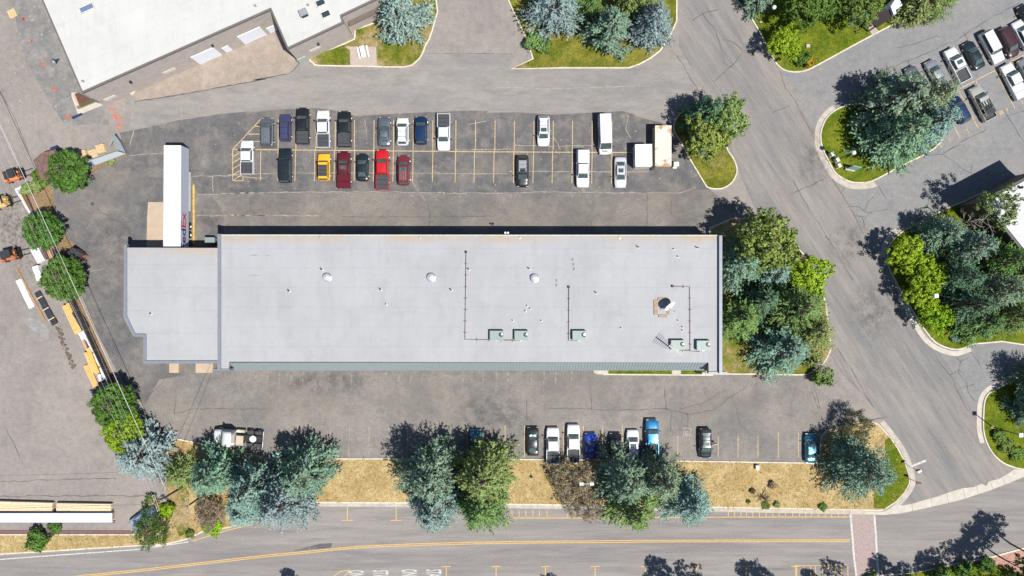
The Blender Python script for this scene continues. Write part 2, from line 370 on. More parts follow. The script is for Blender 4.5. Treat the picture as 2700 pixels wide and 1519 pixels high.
for a in (TL('b1', 0, 905, 600, 895, 1400, 890, 2000, 900) + TL('b2', 0, 905, 500, 900), TL('b1', 0, 730, 500, 710, 1400, 710) + TL('b2', 0, 715, 500, 720), TL('b2', 520, 695, 1500, 700, 1850, 700), TL('b2', 570, 895, 1000, 893, 1600, 900, 2150, 900, 2300, 850),
          TL('b2', 0, 490, 560, 485), TL('b2', 560, 450, 940, 455, 1300, 450), TL('b2', 1655, 160, 1630, 300, 1680, 380), TL('b2', 940, 370, 1010, 490), TL('b1', 1740, 750, 1800, 850, 1890, 980), TL('b1', 1310, 200, 1335, 400), TL('b2', 120, 250, 300, 215),
          TL('b1', 0, 1115, 900, 1120), TL('b0', 1830, 310, 2230, 300, 2536, 330), TL('b0', 1880, 480, 2536, 465), TL('b0', 1880, 685, 2536, 680), TL('b0', 1230, 110, 1560, 85), TL('b0', 2030, 310, 2040, 470), TL('b0', 850, 1220, 1000, 1190),
          TL('a0', 1270, 970, 1265, 1180), TL('a0', 1280, 1240, 1240, 1400), TL('a0', 1725, 920, 1735, 1160), TL('a2', 0, 830, 500, 850, 1500, 820), TL('d1', 980, 30, 982, 310), TL('d1', 1165, 10, 1160, 310), TL('d1', 1352, 20, 1352, 310), TL('d1', 1540, 20, 1540, 310)):
    crack(cp, a, .1, .08)
dr = MB()
for i in range(28):      # drip runs below the south canopy
    x = 640 + i * 32 + rnd(-6, 6); dr.ribbon(cat(G2([(x, 980), (x - 1, 1000), (x - rnd(2, 8), 1000 + rnd(10, 40))]), 3, False), [rnd(.2, .5) * (1 - k / 7) for k in range(7)], .0195)
struct(dr, 'water_stain', flat('pale_run', (.22, .19, .163), .95, var=.3, vs=2))
for i in range(160):
    x, y = rnd(520, 1750), rnd(320, 520); cp.ribbon(G2([(x, y), (x + rnd(-3, 3), y + rnd(-3, 3))]), rnd(.06, .25), .019)
for i in range(60):
    x, y = rnd(30, 180), rnd(0, 320); cp.ribbon(G2([(x, y), (x + rnd(-5, 5), y + rnd(-5, 5))]), rnd(.1, .5), .019)
struct(ck, 'asphalt_crack', 'crack'); struct(cp, 'dusty_crack', 'pale')
tm = MB()                 # tyre crumbs and debris on the yard
for i in range(130):
    t = rnd(0, 1); x = 152 + 42 * t + rnd(-6, 8); y = 862 + 110 * t + rnd(-8, 8); p = P(x, y); s = rnd(.03, .14)
    tm.box(p.x - s, p.x + s, p.y - s, p.y + s, .0, rnd(.03, .08))
tag(tm.build('debris', 'bark'), None, None, None, 'stuff')
sp = MB()
for p0, p1, w in ((T('a0', 1040, 1035), T('a0', 1110, 1040), .35), (T('a0', 1075, 1100), T('a0', 1150, 1110), .4), (T('a0', 1085, 1130), T('a0', 1140, 1140), .4), (T('a0', 1120, 1200), T('a0', 1165, 1190), .5), (T('a0', 1150, 1110), T('a0', 1160, 1180), .25), (T('a0', 1110, 1225), T('a0', 1165, 1225), .25)):
    crack(sp, [p0, p1], w, .1, .02)
struct(sp, 'spray_paint_mark', 'red')
sm = MB(); sm.lathe(P(*T('b0', 885, 572)), [(.32, .0), (.32, .022), (.26, .024)], 20); struct(sm, 'manhole_cover', 'crack')
sm = MB()
for x, y, r in ((30, 880, 1.1),):
    pass
wp = MB(); q = [P(*T('c0', 240, 380)).xy, P(*T('c0', 320, 360)).xy, P(*T('c0', 450, 450)).xy, P(*T('c0', 460, 560)).xy, P(*T('c0', 400, 520)).xy, P(*T('c0', 290, 460)).xy]
m_, t_, b_ = newmat('cement_dust'); nn = noise(t_, .7, 8, .8, None, 0, .35, .75)
t_.links.new(nn, b_.inputs['Alpha']); b_.inputs['Base Color'].default_value = (.42, .43, .42, 1); b_.inputs['Roughness'].default_value = 1
struct(wp.sheet(cat(q, 5), .016), 'cement_dust', m_)

# parking markings
pm = MB()
def line(a, b, w=.11, z=.022, mb=None): (mb or pm).ribbon(G2([a, b]), w, z)
ux = [T('b1', x, 0)[0] for x in (485, 655, 842, 1030, 1213, 1400, 1587, 1775, 1962, 2182, 2370)] + [T('b2', x, 0)[0] for x in (382, 567, 753, 938, 1122, 1310, 1498)]
lx = [T('b1', x, 0)[0] for x in (317, 483, 648, 832, 1020, 1213, 1395, 1583, 1772, 1960, 2177, 2358)] + [T('b2', x, 0)[0] for x in (371, 560, 747, 930, 1119, 1308, 1497)]
for x in ux: line((x, 315 + (x - 700) * .005), (x - .6, 396))
for x in lx: line((x + .4, 397), (x - 1, 476 + (x - 700) * .009))
line(T('b1', 50, 485), T('b1', 2370, 508), .12, .0225); line(T('b1', 2370, 508), T('b2', 1690, 516), .12, .0225)
line(T('b1', 50, 485), T('b1', 315, 200), .12); line(T('b1', 50, 486), T('b1', 50, 785)); line(T('b1', 52, 785), T('b1', 148, 785)); line(T('b1', 148, 783), T('b1', 148, 725))
for y, x in ((265, 262), (340, 195), (410, 125)): line(T('b1', x, y), T('b1', 316, y))
for y in (555, 612, 670, 728, 780): line(T('b1', 54, y), T('b1', 148, y - 58))
sx = [(x, 1122) for x in [T('d2', v, 0)[0] for v in (115, 300, 490, 675, 862, 1048, 1235)]] + [(x, 1150) for x in [T('d2', v, 0)[0] for v in (1765, 2150, 2340, 2530)]] + [(2052, 1140), (2105.5, 1140), (T('d1', 1723, 0)[0], 1122), (T('d1', 2290, 0)[0], 1122)]
for x, y in sx: line((x, y), (x, 1207), .1)
line((2506, 247), (2700, 146), .14); line((2525.6, 237), (2579, 338), .12); line((2486, 278), (2531, 363), .12); line((2623.6, 185), (2676, 286), .12); line((2572, 212), (2577, 222), .12); line((2668, 160), (2676, 178), .12); line((2479, 382), (2483, 390), .12)
# wheelchair square
hx, hy = T('d2', 1855, 435)
hm = MB()
for a, b in (((-9, -10), (9, -10)), ((9, -10), (9, 10)), ((9, 10), (-9, 10)), ((-9, 10), (-9, -10)), ((-3, -5), (-3, 3)), ((-3, 3), (4, 3)), ((4, 3), (5, 7)), ((-4, -2), (3, -2)), ((-5, 0), (-4, 7)), ((-4, 7), (2, 7))):
    line((hx + a[0], hy + a[1]), (hx + b[0], hy + b[1]), .07, .023, hm)
struct(hm, 'accessible_parking_symbol', 'gutter')
struct(pm, 'parking_line', 'yellow')
rm = MB()
cl = [(229, 1518), (386, 1502), (552, 1483), (700, 1466), (766, 1460), (931, 1444), (1069, 1437), (1300, 1431), (1700, 1427), (2240, 1425.5)]
c2 = cat(G2([(60, 1536)] + cl), 5, False)
for o in (-.13, .13):
    q = []
    for i, p in enumerate(c2):
        d = (c2[min(i + 1, len(c2) - 1)] - c2[max(i - 1, 0)]).normalized(); q.append(p + Vector((-d.y, d.x)) * o)
    rm.ribbon(q, .13, .024)
rm.ribbon(G2([(1345, 1365.5), (1600, 1366), (1880, 1363.5), (2240, 1363)]), .13, .024)
for x in (1349.7, 1368.5, 1386, 1405, 1422, 1442, 1496, 1517, 1919.7, 1936, 1953, 1968, 1984.5, 2002, 2019, 2037, 2054, 2071, 2090, 2108, 2123, 2139, 2157, 2176, 2192, 2209.5, 2227):
    line((x, 1345), (x + .6, 1362), .12, .0235, rm)
for x in (916, 1044.5): line((x, 1337), (x, 1371), .12, .0235, rm); line((x - 15, 1372), (x + 15, 1372), .12, .024, rm)
for x in (1177, 1308, 1438, 1569, 1702, 1836, 1967, 2098): line((x - 12, 1494), (x + 12, 1493), .13, .024, rm); line((x, 1496), (x, 1560), .13, .0235, rm)
line((2091, 1491.6), (2235, 1489), .1, .024, rm)
for x in (2100, 2119.5, 2137, 2150, 2168, 2184, 2201, 2218, 2235): line((x, 1493), (x + 1, 1540), .12, .0235, rm)
rm.ribbon(G2([(880, 1519), (900, 1506), (922, 1503), (906, 1522)]), .12, .0238)
line((605, 1397), (505, 1427), .12, .024, rm); line((760, 1362), (605, 1397), .12, .0242, rm)
struct(rm, 'road_line', 'orange')
wm = MB()
wm.ribbon(G2([(-60, 1480), (0, 1475), (120, 1466), (359, 1449), (497, 1429)]), .16, .024)
wm.ribbon(G2(TL('d3', 1450, 405, 1600, 345)), .32, .024)
struct(wm, 'edge_line', 'faded')

def textmesh(body, size, mat, name, sx=1, ext=.004, font_bold=True):
    cu = bpy.data.curves.new(name, 'FONT'); cu.body = body; cu.size = size; cu.align_x = 'LEFT'; cu.extrude = ext; cu.offset = .018 * size if font_bold else 0
    cu.space_character = 1.0
    o = bpy.data.objects.new(name, cu); C.objects.link(o)
    dg = bpy.context.evaluated_depsgraph_get(); me = bpy.data.meshes.new_from_object(o.evaluated_get(dg))
    bpy.data.objects.remove(o); me.materials.clear(); me.materials.append(M[mat] if isinstance(mat, str) else mat)
    me.name = name
    for v in me.vertices: v.co.x *= sx
    ob = bpy.data.objects.new(name, me); C.objects.link(ob); return ob
for body, x in (('ONLY', 941), ('STA', 1005.7), ('ONLY', 1081), ('STA', 1145.6)):
    o = textmesh(body, 3.3, 'faded', 'road_lettering', .2)
    p = P(x - 21, 1503.5 if x < 1040 else 1501); o.location = (p.x, p.y, .026); o.rotation_euler.z = -pi / 2; tag(o, kind='structure')
for body, x, y in (('1', 2503, 375), ('2', 2551, 351), ('3', 2694, 275), ('1', 2596, 323), ('7', 2622, 314), ('88', 2637, 304), ('4', 2654, 295)):
    o = textmesh(body, .85, 'yellow', 'bay_number', .8); p = P(x, y); o.location = (p.x, p.y, .026); o.rotation_euler.z = radians(27.8); tag(o, kind='structure')

# ------------------------------------------------------------------ kerbs, lawns
def island(pts, lawn, inset_d=.2, h=.13, smooth=4, kname='kerb', lname='lawn', gutter=None):
    w = G2(pts)
    if smooth: w = cat(w, smooth)
    struct(MB().prism(w, -.02, h), kname, 'kerb')
    return struct(MB().prism(inset(w, inset_d), 0, h + .03), lname, lawn)
def gutter(pts, w=.55, z=.016, mat='gutter', smooth=True):
    q = G2(pts)
    if smooth: q = cat(q, 4, False)
    struct(MB().ribbon(q, w, z), 'gutter', mat)
# north-west garden
island(TL('a1', 780, 550, 820, 612, 880, 634, 1300, 640, 1690, 648, 1800, 600, 1860, 530, 1900, 430, 1960, 300, 1990, -60, 1430, -60, 1420, 60, 1400, 215, 1215, 280, 1210, 370, 1000, 460), 'patchy', smooth=2)
struct(MB().sheet(G2(TL('a1', 1120, 447, 1420, 448, 1430, 632, 1175, 628, 1170, 480)), .165), 'gravel_pad', 'gravel')
# north-middle island
island(TL('a2', 165, 662, 375, 560, 340, 450, 290, 320, 230, 200, 135, -10, 110, -90, 1760, -90, 1760, 200, 1700, 340, 1600, 490, 1510, 560, 1400, 620, 1300, 656, 700, 656), 'lawn', smooth=0)
# north-east lawn
island([(1960, -40), (1971, 30), (2000, 83), (2022, 125), (2045, 168), (2068, 187), (2097, 192), (2124, 188), (2155, 174), (2250, 122), (2331, 79), (2400, 45), (2470, 5), (2540, -50)], 'lush', smooth=3)
struct(MB().sheet(G2(TL('a3', 1010, 185, 1060, 205, 1145, 300, 1080, 345)), .168), 'footpath', 'gravel')
# corner island with spruces
isl = [(2255, 269), (2228, 277), (2201, 290), (2180, 308), (2168, 330), (2162, 355), (2166, 388), (2188, 435), (2204, 460), (2235, 479), (2262, 484), (2298, 480), (2345, 456), (2400, 428), (2465, 392), (2492, 350), (2480, 300), (2500, 268), (2512, 245), (2508, 229), (2480, 228), (2400, 240), (2330, 248)]
island(isl, 'lush', smooth=3)
gutter([(2200, 283), (2176, 303), (2160, 330), (2155, 360), (2160, 395), (2182, 440), (2200, 466), (2233, 487), (2265, 492), (2300, 488), (2308, 484)], .85)
# middle-right island
mid = [(1808, 287), (1786, 306), (1776, 325), (1775, 345), (1791, 372), (1821, 426), (1857, 486), (1866, 496), (1886, 500), (1910, 497), (1933, 480), (1944, 455), (1943, 438), (1935, 418), (1916, 384), (1930, 345), (1925, 300), (1890, 270), (1850, 268)]
island(mid, 'lawn', smooth=3)
# bed east of the main building
bed = [(1860, 987), (1940, 988), (2000, 988), (2100, 990), (2128, 989), (2146, 980), (2170, 962), (2182, 944), (2192, 920), (2188, 880), (2178, 800), (2160, 740), (2120, 670), (2060, 610), (1990, 575), (1930, 575), (1870, 600)]
island(bed, 'patchy', smooth=0)
struct(MB().ribbon(G2([(1590, 987), (1880, 989)]), .2, .15), 'kerb', 'kerb')
struct(MB().prism(G2([(1600, 960), (1880, 960), (1880, 987), (1600, 985)]), 0, .12), 'lawn', 'lush')
struct(MB().prism(G2(TL('c2', 1315, 1340, 1462, 1340, 1462, 1400, 1360, 1402, 1325, 1385)), 0, .13), 'footpath', 'conc')
struct(MB().prism(G2(TL('c2', 2068, 1340, 2155, 1340, 2155, 1412, 2068, 1412)), 0, .155), 'footpath', 'conc')
# east planting with building
eb = [(2571, 515), (2540, 530), (2511, 541), (2455, 568), (2414, 590), (2380, 608), (2360, 625), (2344, 645), (2338, 678), (2342, 706), (2356, 735), (2373, 768), (2408, 826), (2436, 870), (2464, 903), (2497, 919), (2524, 923), (2545, 918), (2563, 909), (2640, 902), (2800, 880), (2800, 480), (2650, 490)]
island(eb, 'lush', smooth=3)
gutter([(2376, 600), (2350, 620), (2333, 645), (2328, 678)], .8); gutter([(2373, 775), (2402, 835), (2432, 885), (2460, 912), (2495, 928), (2525, 932), (2560, 920)], .75, mat='conc')
# south-east planting
se = [(2760, 960), (2700, 985), (2657, 1008), (2625, 1025), (2605, 1037), (2594, 1058), (2591, 1096), (2591, 1132), (2599, 1166), (2618, 1199), (2643, 1221), (2671, 1233), (2700, 1239), (2760, 1240), (2860, 1100)]
island(se, 'lush', smooth=3)
gutter([(2710, 972), (2655, 1000), (2605, 1027), (2586, 1055), (2582, 1096), (2582, 1132), (2590, 1168)], .7, mat='conc')
# south strip
st = [(414, 1146), (530, 1168), (700, 1205), (719, 1208), (1039, 1208), (1600, 1211), (2000, 1217), (2121, 1219), (2150, 1221), (2160, 1200), (2160, 1169), (2164, 1149), (2179, 1133), (2210, 1124), (2260, 1112), (2300, 1110), (2317, 1118), (2345, 1149), (2367, 1180), (2386, 1216), (2397, 1251), (2399, 1274), (2386, 1298), (2364, 1323), (2331, 1345), (2320, 1347), (2000, 1341), (1600, 1334), (1041, 1327), (840, 1326), (760, 1338), (680, 1372), (602, 1392), (535, 1403), (489, 1424), (430, 1438), (359, 1440), (120, 1455), (-60, 1466), (-60, 1408), (360, 1408), (420, 1360), (455, 1300), (450, 1230), (420, 1190), (400, 1150)]
island(st, 'dry', smooth=0)
struct(MB().prism(inset(G2([(2301, 1340), (2300, 1300), (2330, 1250), (2330, 1160), (2345, 1150), (2366, 1181), (2385, 1216), (2396, 1251), (2398, 1274), (2385, 1298), (2363, 1322), (2331, 1343)]), .12), .1, .172), 'lawn', 'lush')
struct(MB().prism(G2([(440, 1240), (470, 1240), (500, 1300), (500, 1400), (475, 1415), (440, 1340)]), .1, .168), 'lawn', 'patchy')
gutter([(840, 1331), (1041, 1332), (1600, 1339), (2000, 1347), (2325, 1353)], .55, smooth=False)
gutter([(2325, 1112), (2352, 1145), (2377, 1180), (2395, 1216), (2405, 1251), (2407, 1276), (2392, 1303), (2368, 1330), (2345, 1349)], .75)
struct(MB().sheet(G2(TL('d3', 1190, 835, 1320, 770, 1370, 775, 1460, 760, 1560, 730, 1700, 692, 1850, 640, 1950, 610, 2050, 600, 2130, 565, 2175, 590, 2200, 545, 2300, 520, 2400, 460, 2440, 430, 2560, 440, 2560, 490, 2430, 545, 2200, 635, 1900, 730, 1600, 800, 1370, 848, 1190, 866, 1010, 858, 1010, 830)), .02), 'cross_gutter', 'conc')
jn = MB()
for a, b in ((T('d3', 1465, 765), T('d3', 1470, 830)), (T('d3', 1650, 710), T('d3', 1660, 785)), (T('d3', 1800, 665), T('d3', 1815, 750)), (T('d3', 1950, 615), T('d3', 1975, 705)), (T('d3', 2080, 590), T('d3', 2105, 670)), (T('d3', 2210, 545), T('d3', 2240, 620)), (T('d3', 2330, 515), T('d3', 2365, 570))): line(a, b, .04, .024, jn)
struct(jn, 'concrete_joint', 'crack')
# south pavement beyond the street (mostly out of frame)
sw = [(2760, 1432), (2700, 1445), (2621, 1467), (2552, 1480), (2469, 1497), (2414, 1511), (2317, 1517), (2240, 1522), (2000, 1530), (1500, 1536), (900, 1548)]
struct(MB().ribbon(G2(sw), .25, .1), 'kerb', 'kerb')
struct(MB().prism(G2(sw + [(900, 1640), (2760, 1640)]), 0, .09), 'pavement', flat('red_brick_paving', (.36, .2, .155), .9, var=.2, vs=3))
struct(MB().prism(G2([(2330, 1522), (2480, 1500), (2605, 1475), (2625, 1490), (2670, 1520), (2300, 1560)]), 0, .13), 'lawn', 'lush')
# dirt strips of the timber yard
area('dirt_strip', 'dirt', [(55, 508), (90, 492), (120, 482), (138, 495), (143, 535), (150, 580), (160, 612), (198, 645), (190, 690), (207, 770), (216, 795), (243, 850), (264, 910), (291, 970), (318, 1010), (345, 1060), (380, 1110), (420, 1145), (400, 1160), (330, 1090), (270, 990), (200, 830), (150, 700), (110, 640), (85, 590)], .012)
area('dirt_strip', 'dirt', [(226, 440), (330, 405), (338, 411), (300, 425), (232, 462)], .013)
struct(MB().prism(G2(TL('d0', -60, 1008, 1250, 1012, 1255, 1042, -60, 1042)), 0, .05), 'footpath', flat('dark_red_paving', (.16, .09, .085), .9, var=.15, vs=3))

# ------------------------------------------------------------------ buildings
ROOF = 6.0
def wallbox(root, pts, z0, z1, roofm, wallm='wall', over=.12):
    w = [Vector(p[:2]) for p in pts]
    MB().prism(inset(w, over), z0, z1 - .25).build('wall', wallm, root)
    return MB().prism(w, z1 - .25, z1).build('roof', roofm, root)
wh = empty('warehouse', (0, 0, 0), 0, 'long grey flat-roofed warehouse with a green standing-seam canopy along its south side', 'warehouse')
y0w = P(0, 620, ROOF).y
rmain = roofmat('grey_membrane', (.352, .353, .36), (.38, .29, .19), y0w, 2.9)
rwing = roofmat('pale_membrane', (.36, .362, .368), (.38, .29, .19), P(0, 653, 5).y, 3.4)
mainp = [P(x, y, ROOF).xy for x, y in ((580, 620), (1903, 621), (1903, 985), (1869, 984), (1868, 956), (604, 954), (603, 977), (573, 977))]
wallbox(wh, mainp, 0, ROOF, rmain)
w5 = 5.0
wingp = [P(x, y, w5).xy for x, y in ((327, 653), (586, 654), (586, 957), (378, 957), (378, 885), (350, 885), (326, 836))]
wallbox(wh, wingp, 0, w5, rwing)
def edge(mb, a, b, w, z0, z1):
    a = P(*a, z1).xy; b = P(*b, z1).xy; d = (b - a).normalized(); n = Vector((-d.y, d.x)) * w / 2
    mb.prism([a - n, b - n, b + n, a + n], z0, z1)
for xa, ya, xb, yb, z0, z1 in ((1896.5, 621, 1904.5, 985, 5.7, 6.55), (573.5, 617, 582, 977, 4.2, 6.25), (560, 972.5, 606, 977.5, 4.4, 6.1), (1868, 980.5, 1917, 986, 5.2, 6.2)):
    q0, q1 = P(xa, ya, z1), P(xb, yb, z1); MB().box(q0.x, q1.x, q1.y, q0.y, z0, z1).build('parapet', 'coping', wh)
for i, (a, b) in enumerate((((330.5, 645), (330.5, 836)), ((330.5, 834), (354, 884)), ((352, 884.5), (381, 884.5)), ((381.5, 882), (381.5, 956)), ((380, 955), (578, 955)))):
    par = MB(); edge(par, a, b, .42, w5 - .5, w5 + .18 + i * .004); par.build('parapet', 'coping', wh)
nb = MB(); edge(nb, (580, 619.5), (1897, 620.5), .1, 5.9, 6.06); nb.build('gutter_edge', 'white', wh)
# standing-seam canopy
cv = MB(); x0 = P(604, 0, ROOF).x; x1 = P(1868, 0, ROOF).x; yt = P(0, 956, 5.75).y; yb = P(0, 977, 3.2).y
cv.add([(x0, yt, 5.75), (x1, yt, 5.75), (x1, yb, 3.2), (x0, yb, 3.2), (x0, yt, 5.55), (x1, yt, 5.55), (x1, yb, 3.0), (x0, yb, 3.0)], [(3, 2, 1, 0), (4, 5, 6, 7), (3, 7, 6, 2), (0, 4, 7, 3), (1, 2, 6, 5)])
nr = 160
for i in range(nr + 1):
    x = x0 + (x1 - x0) * i / nr; cv.add([(x - .025, yt, 5.76), (x + .025, yt, 5.76), (x + .025, yb, 3.2), (x - .025, yb, 3.2), (x - .025, yt, 5.86), (x + .025, yt, 5.86), (x + .025, yb, 3.3), (x - .025, yb, 3.3)], [(4, 7, 6, 5), (0, 3, 7, 4), (1, 5, 6, 2), (3, 2, 6, 7)])
cv.build('canopy', flat('green_seam_metal', (.27, .315, .32), .6, .1, var=.06), wh)
for x, y, w in ((466, 957, 25), (545, 957, 45)):
    dk = MB(); p = P(x, 961); dk.box(p.x - w / 34, p.x + w / 34, p.y - 1.2, p.y + .3, 0, 1.0); dk.build('loading_step', 'pad', wh)
grp = 'things standing on the warehouse roof'
def roofp(x, y, z=ROOF, dz=0): p = P(x, y, z + dz); p.z = z; return p
# rooftop units
hv0 = None
for i, (x, y, lb) in enumerate(((1309.8, 885, 'pale green rooftop air unit at the west end of the row on the grey roof'), (1375, 885, 'pale green rooftop air unit second from the west, at the end of the long pipe'), (1528, 885, 'pale green rooftop air unit standing alone beside the short middle pipe'),
                        (1788, 910, 'pale green rooftop air unit partly under the white aerial'), (1856, 911, 'pale green rooftop air unit nearest the south-east roof corner'))):
    p = roofp(x, y, dz=.8)
    if hv0 is None:
        r = empty('rooftop_unit', p, 0, lb, 'air unit', 'air units on the warehouse roof'); hv0 = r
        MB().box(-1.02, 1.0, -.7, .7, .1, .82).build('casing', 'hvac', r)
        MB().box(-.95, .95, -.62, .62, 0, .1).build('base_rail', 'steel', r)
        MB().lathe((.62, .12, .82), [(.31, 0), (.31, .1), (.27, .1), (.25, .03), (.0, .03)], 20).build('fan_guard', 'black', r)
        f = MB()
        for k in range(3):
            a = k * 2 * pi / 3; f.patch((.62 + .05 * cos(a), .12 + .05 * sin(a), .88), (.62 + .24 * cos(a), .12 + .24 * sin(a), .86), (.62 + .24 * cos(a + .8), .12 + .24 * sin(a + .8), .89), (.62 + .05 * cos(a + .8), .12 + .05 * sin(a + .8), .9), 0, 1, 1)
        f.build('fan_blade', 'chrome', r)
        MB().box(-.2, .1, -.82, -.7, .2, .6).build('service_panel', 'steel', r)
    else:
        r = hv0.copy(); C.objects.link(r); r.location = p; r['label'] = lb
        for c in hv0.children: k = c.copy(); C.objects.link(k); k.parent = r
# round domed vents
for x, y, lb in ((861, 731, 'shiny round dome vent on the west third of the grey roof'), (1136, 731, 'shiny round dome vent in the middle, west of the long roof pipe'), (1409, 733, 'shiny round dome vent east of the long roof pipe')):
    r = empty('dome_vent', roofp(x, y, dz=.4), 0, lb, 'roof vent', 'dome vents on the warehouse roof')
    MB().lathe((0, 0, 0), [(.66, 0), (.66, .08), (.5, .12), (.42, .4)], 24).build('flashing', 'chrome', r, smooth=True)
    MB().lathe((0, 0, .4), [(.5, 0), (.55, .06), (.45, .2), (.25, .3), (.05, .34)], 24).build('cap', flat('polished_aluminium', (.8, .8, .8), .3, .6), r, smooth=True)
# gas pipes
def pipe(name, pts, lb, ends=True, every=1.75):
    base = roofp(*pts[0]); r = empty(name, base, 0, lb, 'roof pipe', 'gas pipes across the warehouse roof')
    w = [roofp(*p) - base for p in pts]
    MB().tube([v + Vector((0, 0, .16)) for v in w], .035, n=6).build('pipe', flat('rusty_pipe', (.05, .04, .045), .7), r)
    if ends: MB().box(-.14, .14, -.14, .14, 0, .35).build('pipe_boot', 'black', r)
    for i in range(len(w) - 1):
        d = w[i + 1] - w[i]; n = int(d.length / every)
        for k in range(1, n + 1):
            c = w[i] + d * (k / (n + .6)); a = atan2(d.y, d.x) + rnd(-.25, .25); s = MB().box(-.04, .04, -.24, .24, 0, .11); s.build('support_block', flat('red_timber', (.3, .09, .07), .8), r, c, a)
pipe('gas_pipe', [(1229, 665), (1226, 895), (1370, 897.5)], 'long dark L-shaped pipe on red blocks leading to the two western air units')
pipe('gas_pipe', [(1499.5, 757), (1499, 898), (1523, 898)], 'short dark pipe on red blocks leading to the lone middle air unit')
pipe('gas_pipe', [(1773, 755), (1818, 756), (1819, 926), (1844.5, 927)], 'dark pipe on red blocks with two bends near the east end of the roof')
pipe('gas_pipe', [(1818, 924), (1786, 923)], 'stub of dark pipe running to the air unit under the aerial', False, .9)
# small plumbing vents
vs = [T('c1', 905, 402), T('c1', 592, 607), T('c1', 1466, 594), T('c1', 2140, 599), T('c1', 1515, 733)] + [T('c2', *q) for q in ((134, 402), (710, 395), (1348, 625), (1748, 188), (2312, 195), (2127, 277), (2087, 205), (688, 748), (717, 775), (671, 798), (550, 888), (823, 890), (1585, 960), (2170, 950), (2170, 982), (2128, 888))]
vl = ['north-west of the western dome vent', 'south-west of the western dome vent', 'midway between the western and middle dome vents', 'south-east of the middle dome vent', 'lowest of the small vents west of the long pipe', 'just east of the long pipe near its upper end', 'just above the eastern dome vent', 'east of the short middle pipe and level with its top', 'near the north edge, left of a pair', 'near the north-east roof corner', 'beside the north-east corner, below another', 'beside the north-east corner, above another',
      'top of the cluster of three right of the roof centre', 'right one of the cluster of three right of the roof centre', 'left one of the cluster of three right of the roof centre', 'above the second air unit from the west, left side', 'above and right of the second air unit from the west', 'between the middle air unit and the aerial', 'upper one of two beside the eastern pipe', 'lower one of two beside the eastern pipe', 'south-east of the satellite dish']
for i, ((x, y), l) in enumerate(zip(vs, vl)):
    h = .85 if i in (0, 1, 2, 3, 5, 6, 7, 8, 9) else .35
    r = empty('vent_pipe', roofp(x, y), 0, 'small dark plumbing vent ' + l, 'vent pipe', 'plumbing vents on the warehouse roof')
    MB().lathe((0, 0, 0), [(.09, 0), (.08, h), (.05, h)], 10).build('pipe', 'black', r)
    MB().lathe((0, 0, 0), [(.2, 0), (.17, .04), (.1, .1)], 12).build('flashing', 'white', r)
r = empty('vent_pipe', roofp(*T('c0', 1445, 315), 5), 0, 'small dark plumbing vent alone on the lower west roof', 'vent pipe', 'plumbing vents on the warehouse roof')
MB().lathe((0, 0, 0), [(.09, 0), (.08, .5), (.05, .5)], 10).build('pipe', 'black', r); MB().lathe((0, 0, 0), [(.2, 0), (.17, .04), (.1, .1)], 12).build('flashing', 'white', r)
for (x, y), l in zip((T('c1', 885, 92), T('c1', 1838, 97), T('c2', 615, 98), T('c2', 1570, 98)), ('westernmost', 'second from the west', 'third from the west', 'easternmost')):
    o = MB().lathe((0, 0, 0), [(.24, 0), (.22, .05), (.1, .06), (.08, .16), (.03, .18)], 14).build('roof_drain', 'steel', None, roofp(x, y))
    tag(o, 'small round roof drain by the north edge, ' + l + ' of four', 'roof drain', 'drains along the north roof edge')
# dark walk marks / patches on the membrane
pt = MB()
for q in ((1120, 305), (1128, 350), (1135, 392), (968, 505), (966, 548)):
    p = roofp(*T('c2', *q)); pt.sheet([(p.x + rnd(-.16, -.1), p.y - .22), (p.x + .14, p.y - .18), (p.x + .13, p.y + .2), (p.x - .13, p.y + .2)], ROOF + .006)
for q in ((210, 265, 295), (205, 457, 310), (360, 265, 405)):
    a = roofp(*T('c1', q[0], q[1])); b = roofp(*T('c1', q[2], q[1])); pt.ribbon([a, (a + b) / 2, b], [.03, .09, .03], ROOF + .005)
pt.build('scuff_mark', flat('roof_scuff', (.17, .18, .2), .9, var=.3), wh)
# satellite dish
r = empty('satellite_dish', roofp(*T('c2', 1985, 757)), 0, 'white satellite dish on a square of timber sleepers on the roof', 'satellite dish')
sl_ = MB()
for a in ((-.75, .6, .95, 1.35), (-1.35, -.75, -1.2, 1.0), (-.65, .62, -1.55, -1.18), (.62, 1.0, -1.1, 1.0)): sl_.box(a[0], a[1], a[2], a[3], 0, .14)
sl_.build('sleeper_base', 'wood', r)
nrm = Vector((.55, -.7, .42)).normalized(); u = nrm.cross(Vector((0, 0, 1))).normalized(); v = nrm.cross(u)
cd = Vector((.75, .1, 1.45)); ds = MB(); vs_ = []; fs_ = []
for side in (0, 1):
    vs_.append(cd - nrm * (.18 + side * .03))
    for j in range(1, 5):
        rr = .95 * j / 4
        for k in range(24):
            a = 2 * pi * k / 24; vs_.append(cd + u * rr * cos(a) + v * rr * sin(a) + nrm * (.18 * (j / 4) ** 2 - .18 - side * .03))
N = 97
for side in (0, 1):
    o = side * N
    for k in range(24): fs_.append((o, o + 1 + k, o + 1 + (k + 1) % 24))
    for j in range(3):
        for k in range(24): a = o + 1 + j * 24; fs_.append((a + k, a + 24 + k, a + 24 + (k + 1) % 24, a + (k + 1) % 24))
for k in range(24): fs_.append((73 + k, N + 73 + k, N + 73 + (k + 1) % 24, 73 + (k + 1) % 24))
ds.add(vs_, fs_); ds.build('dish', flat('dish_white', (.72, .7, .66), .6), r)
MB().tube([(.3, .2, 0), (.6, .2, 1.3)], .07).tube([(-.5, -.4, .1), (.6, .2, 1.2)], .035).tube([(.6, .9, .1), (.6, .25, 1.2)], .035).build('mast', 'steel', r)
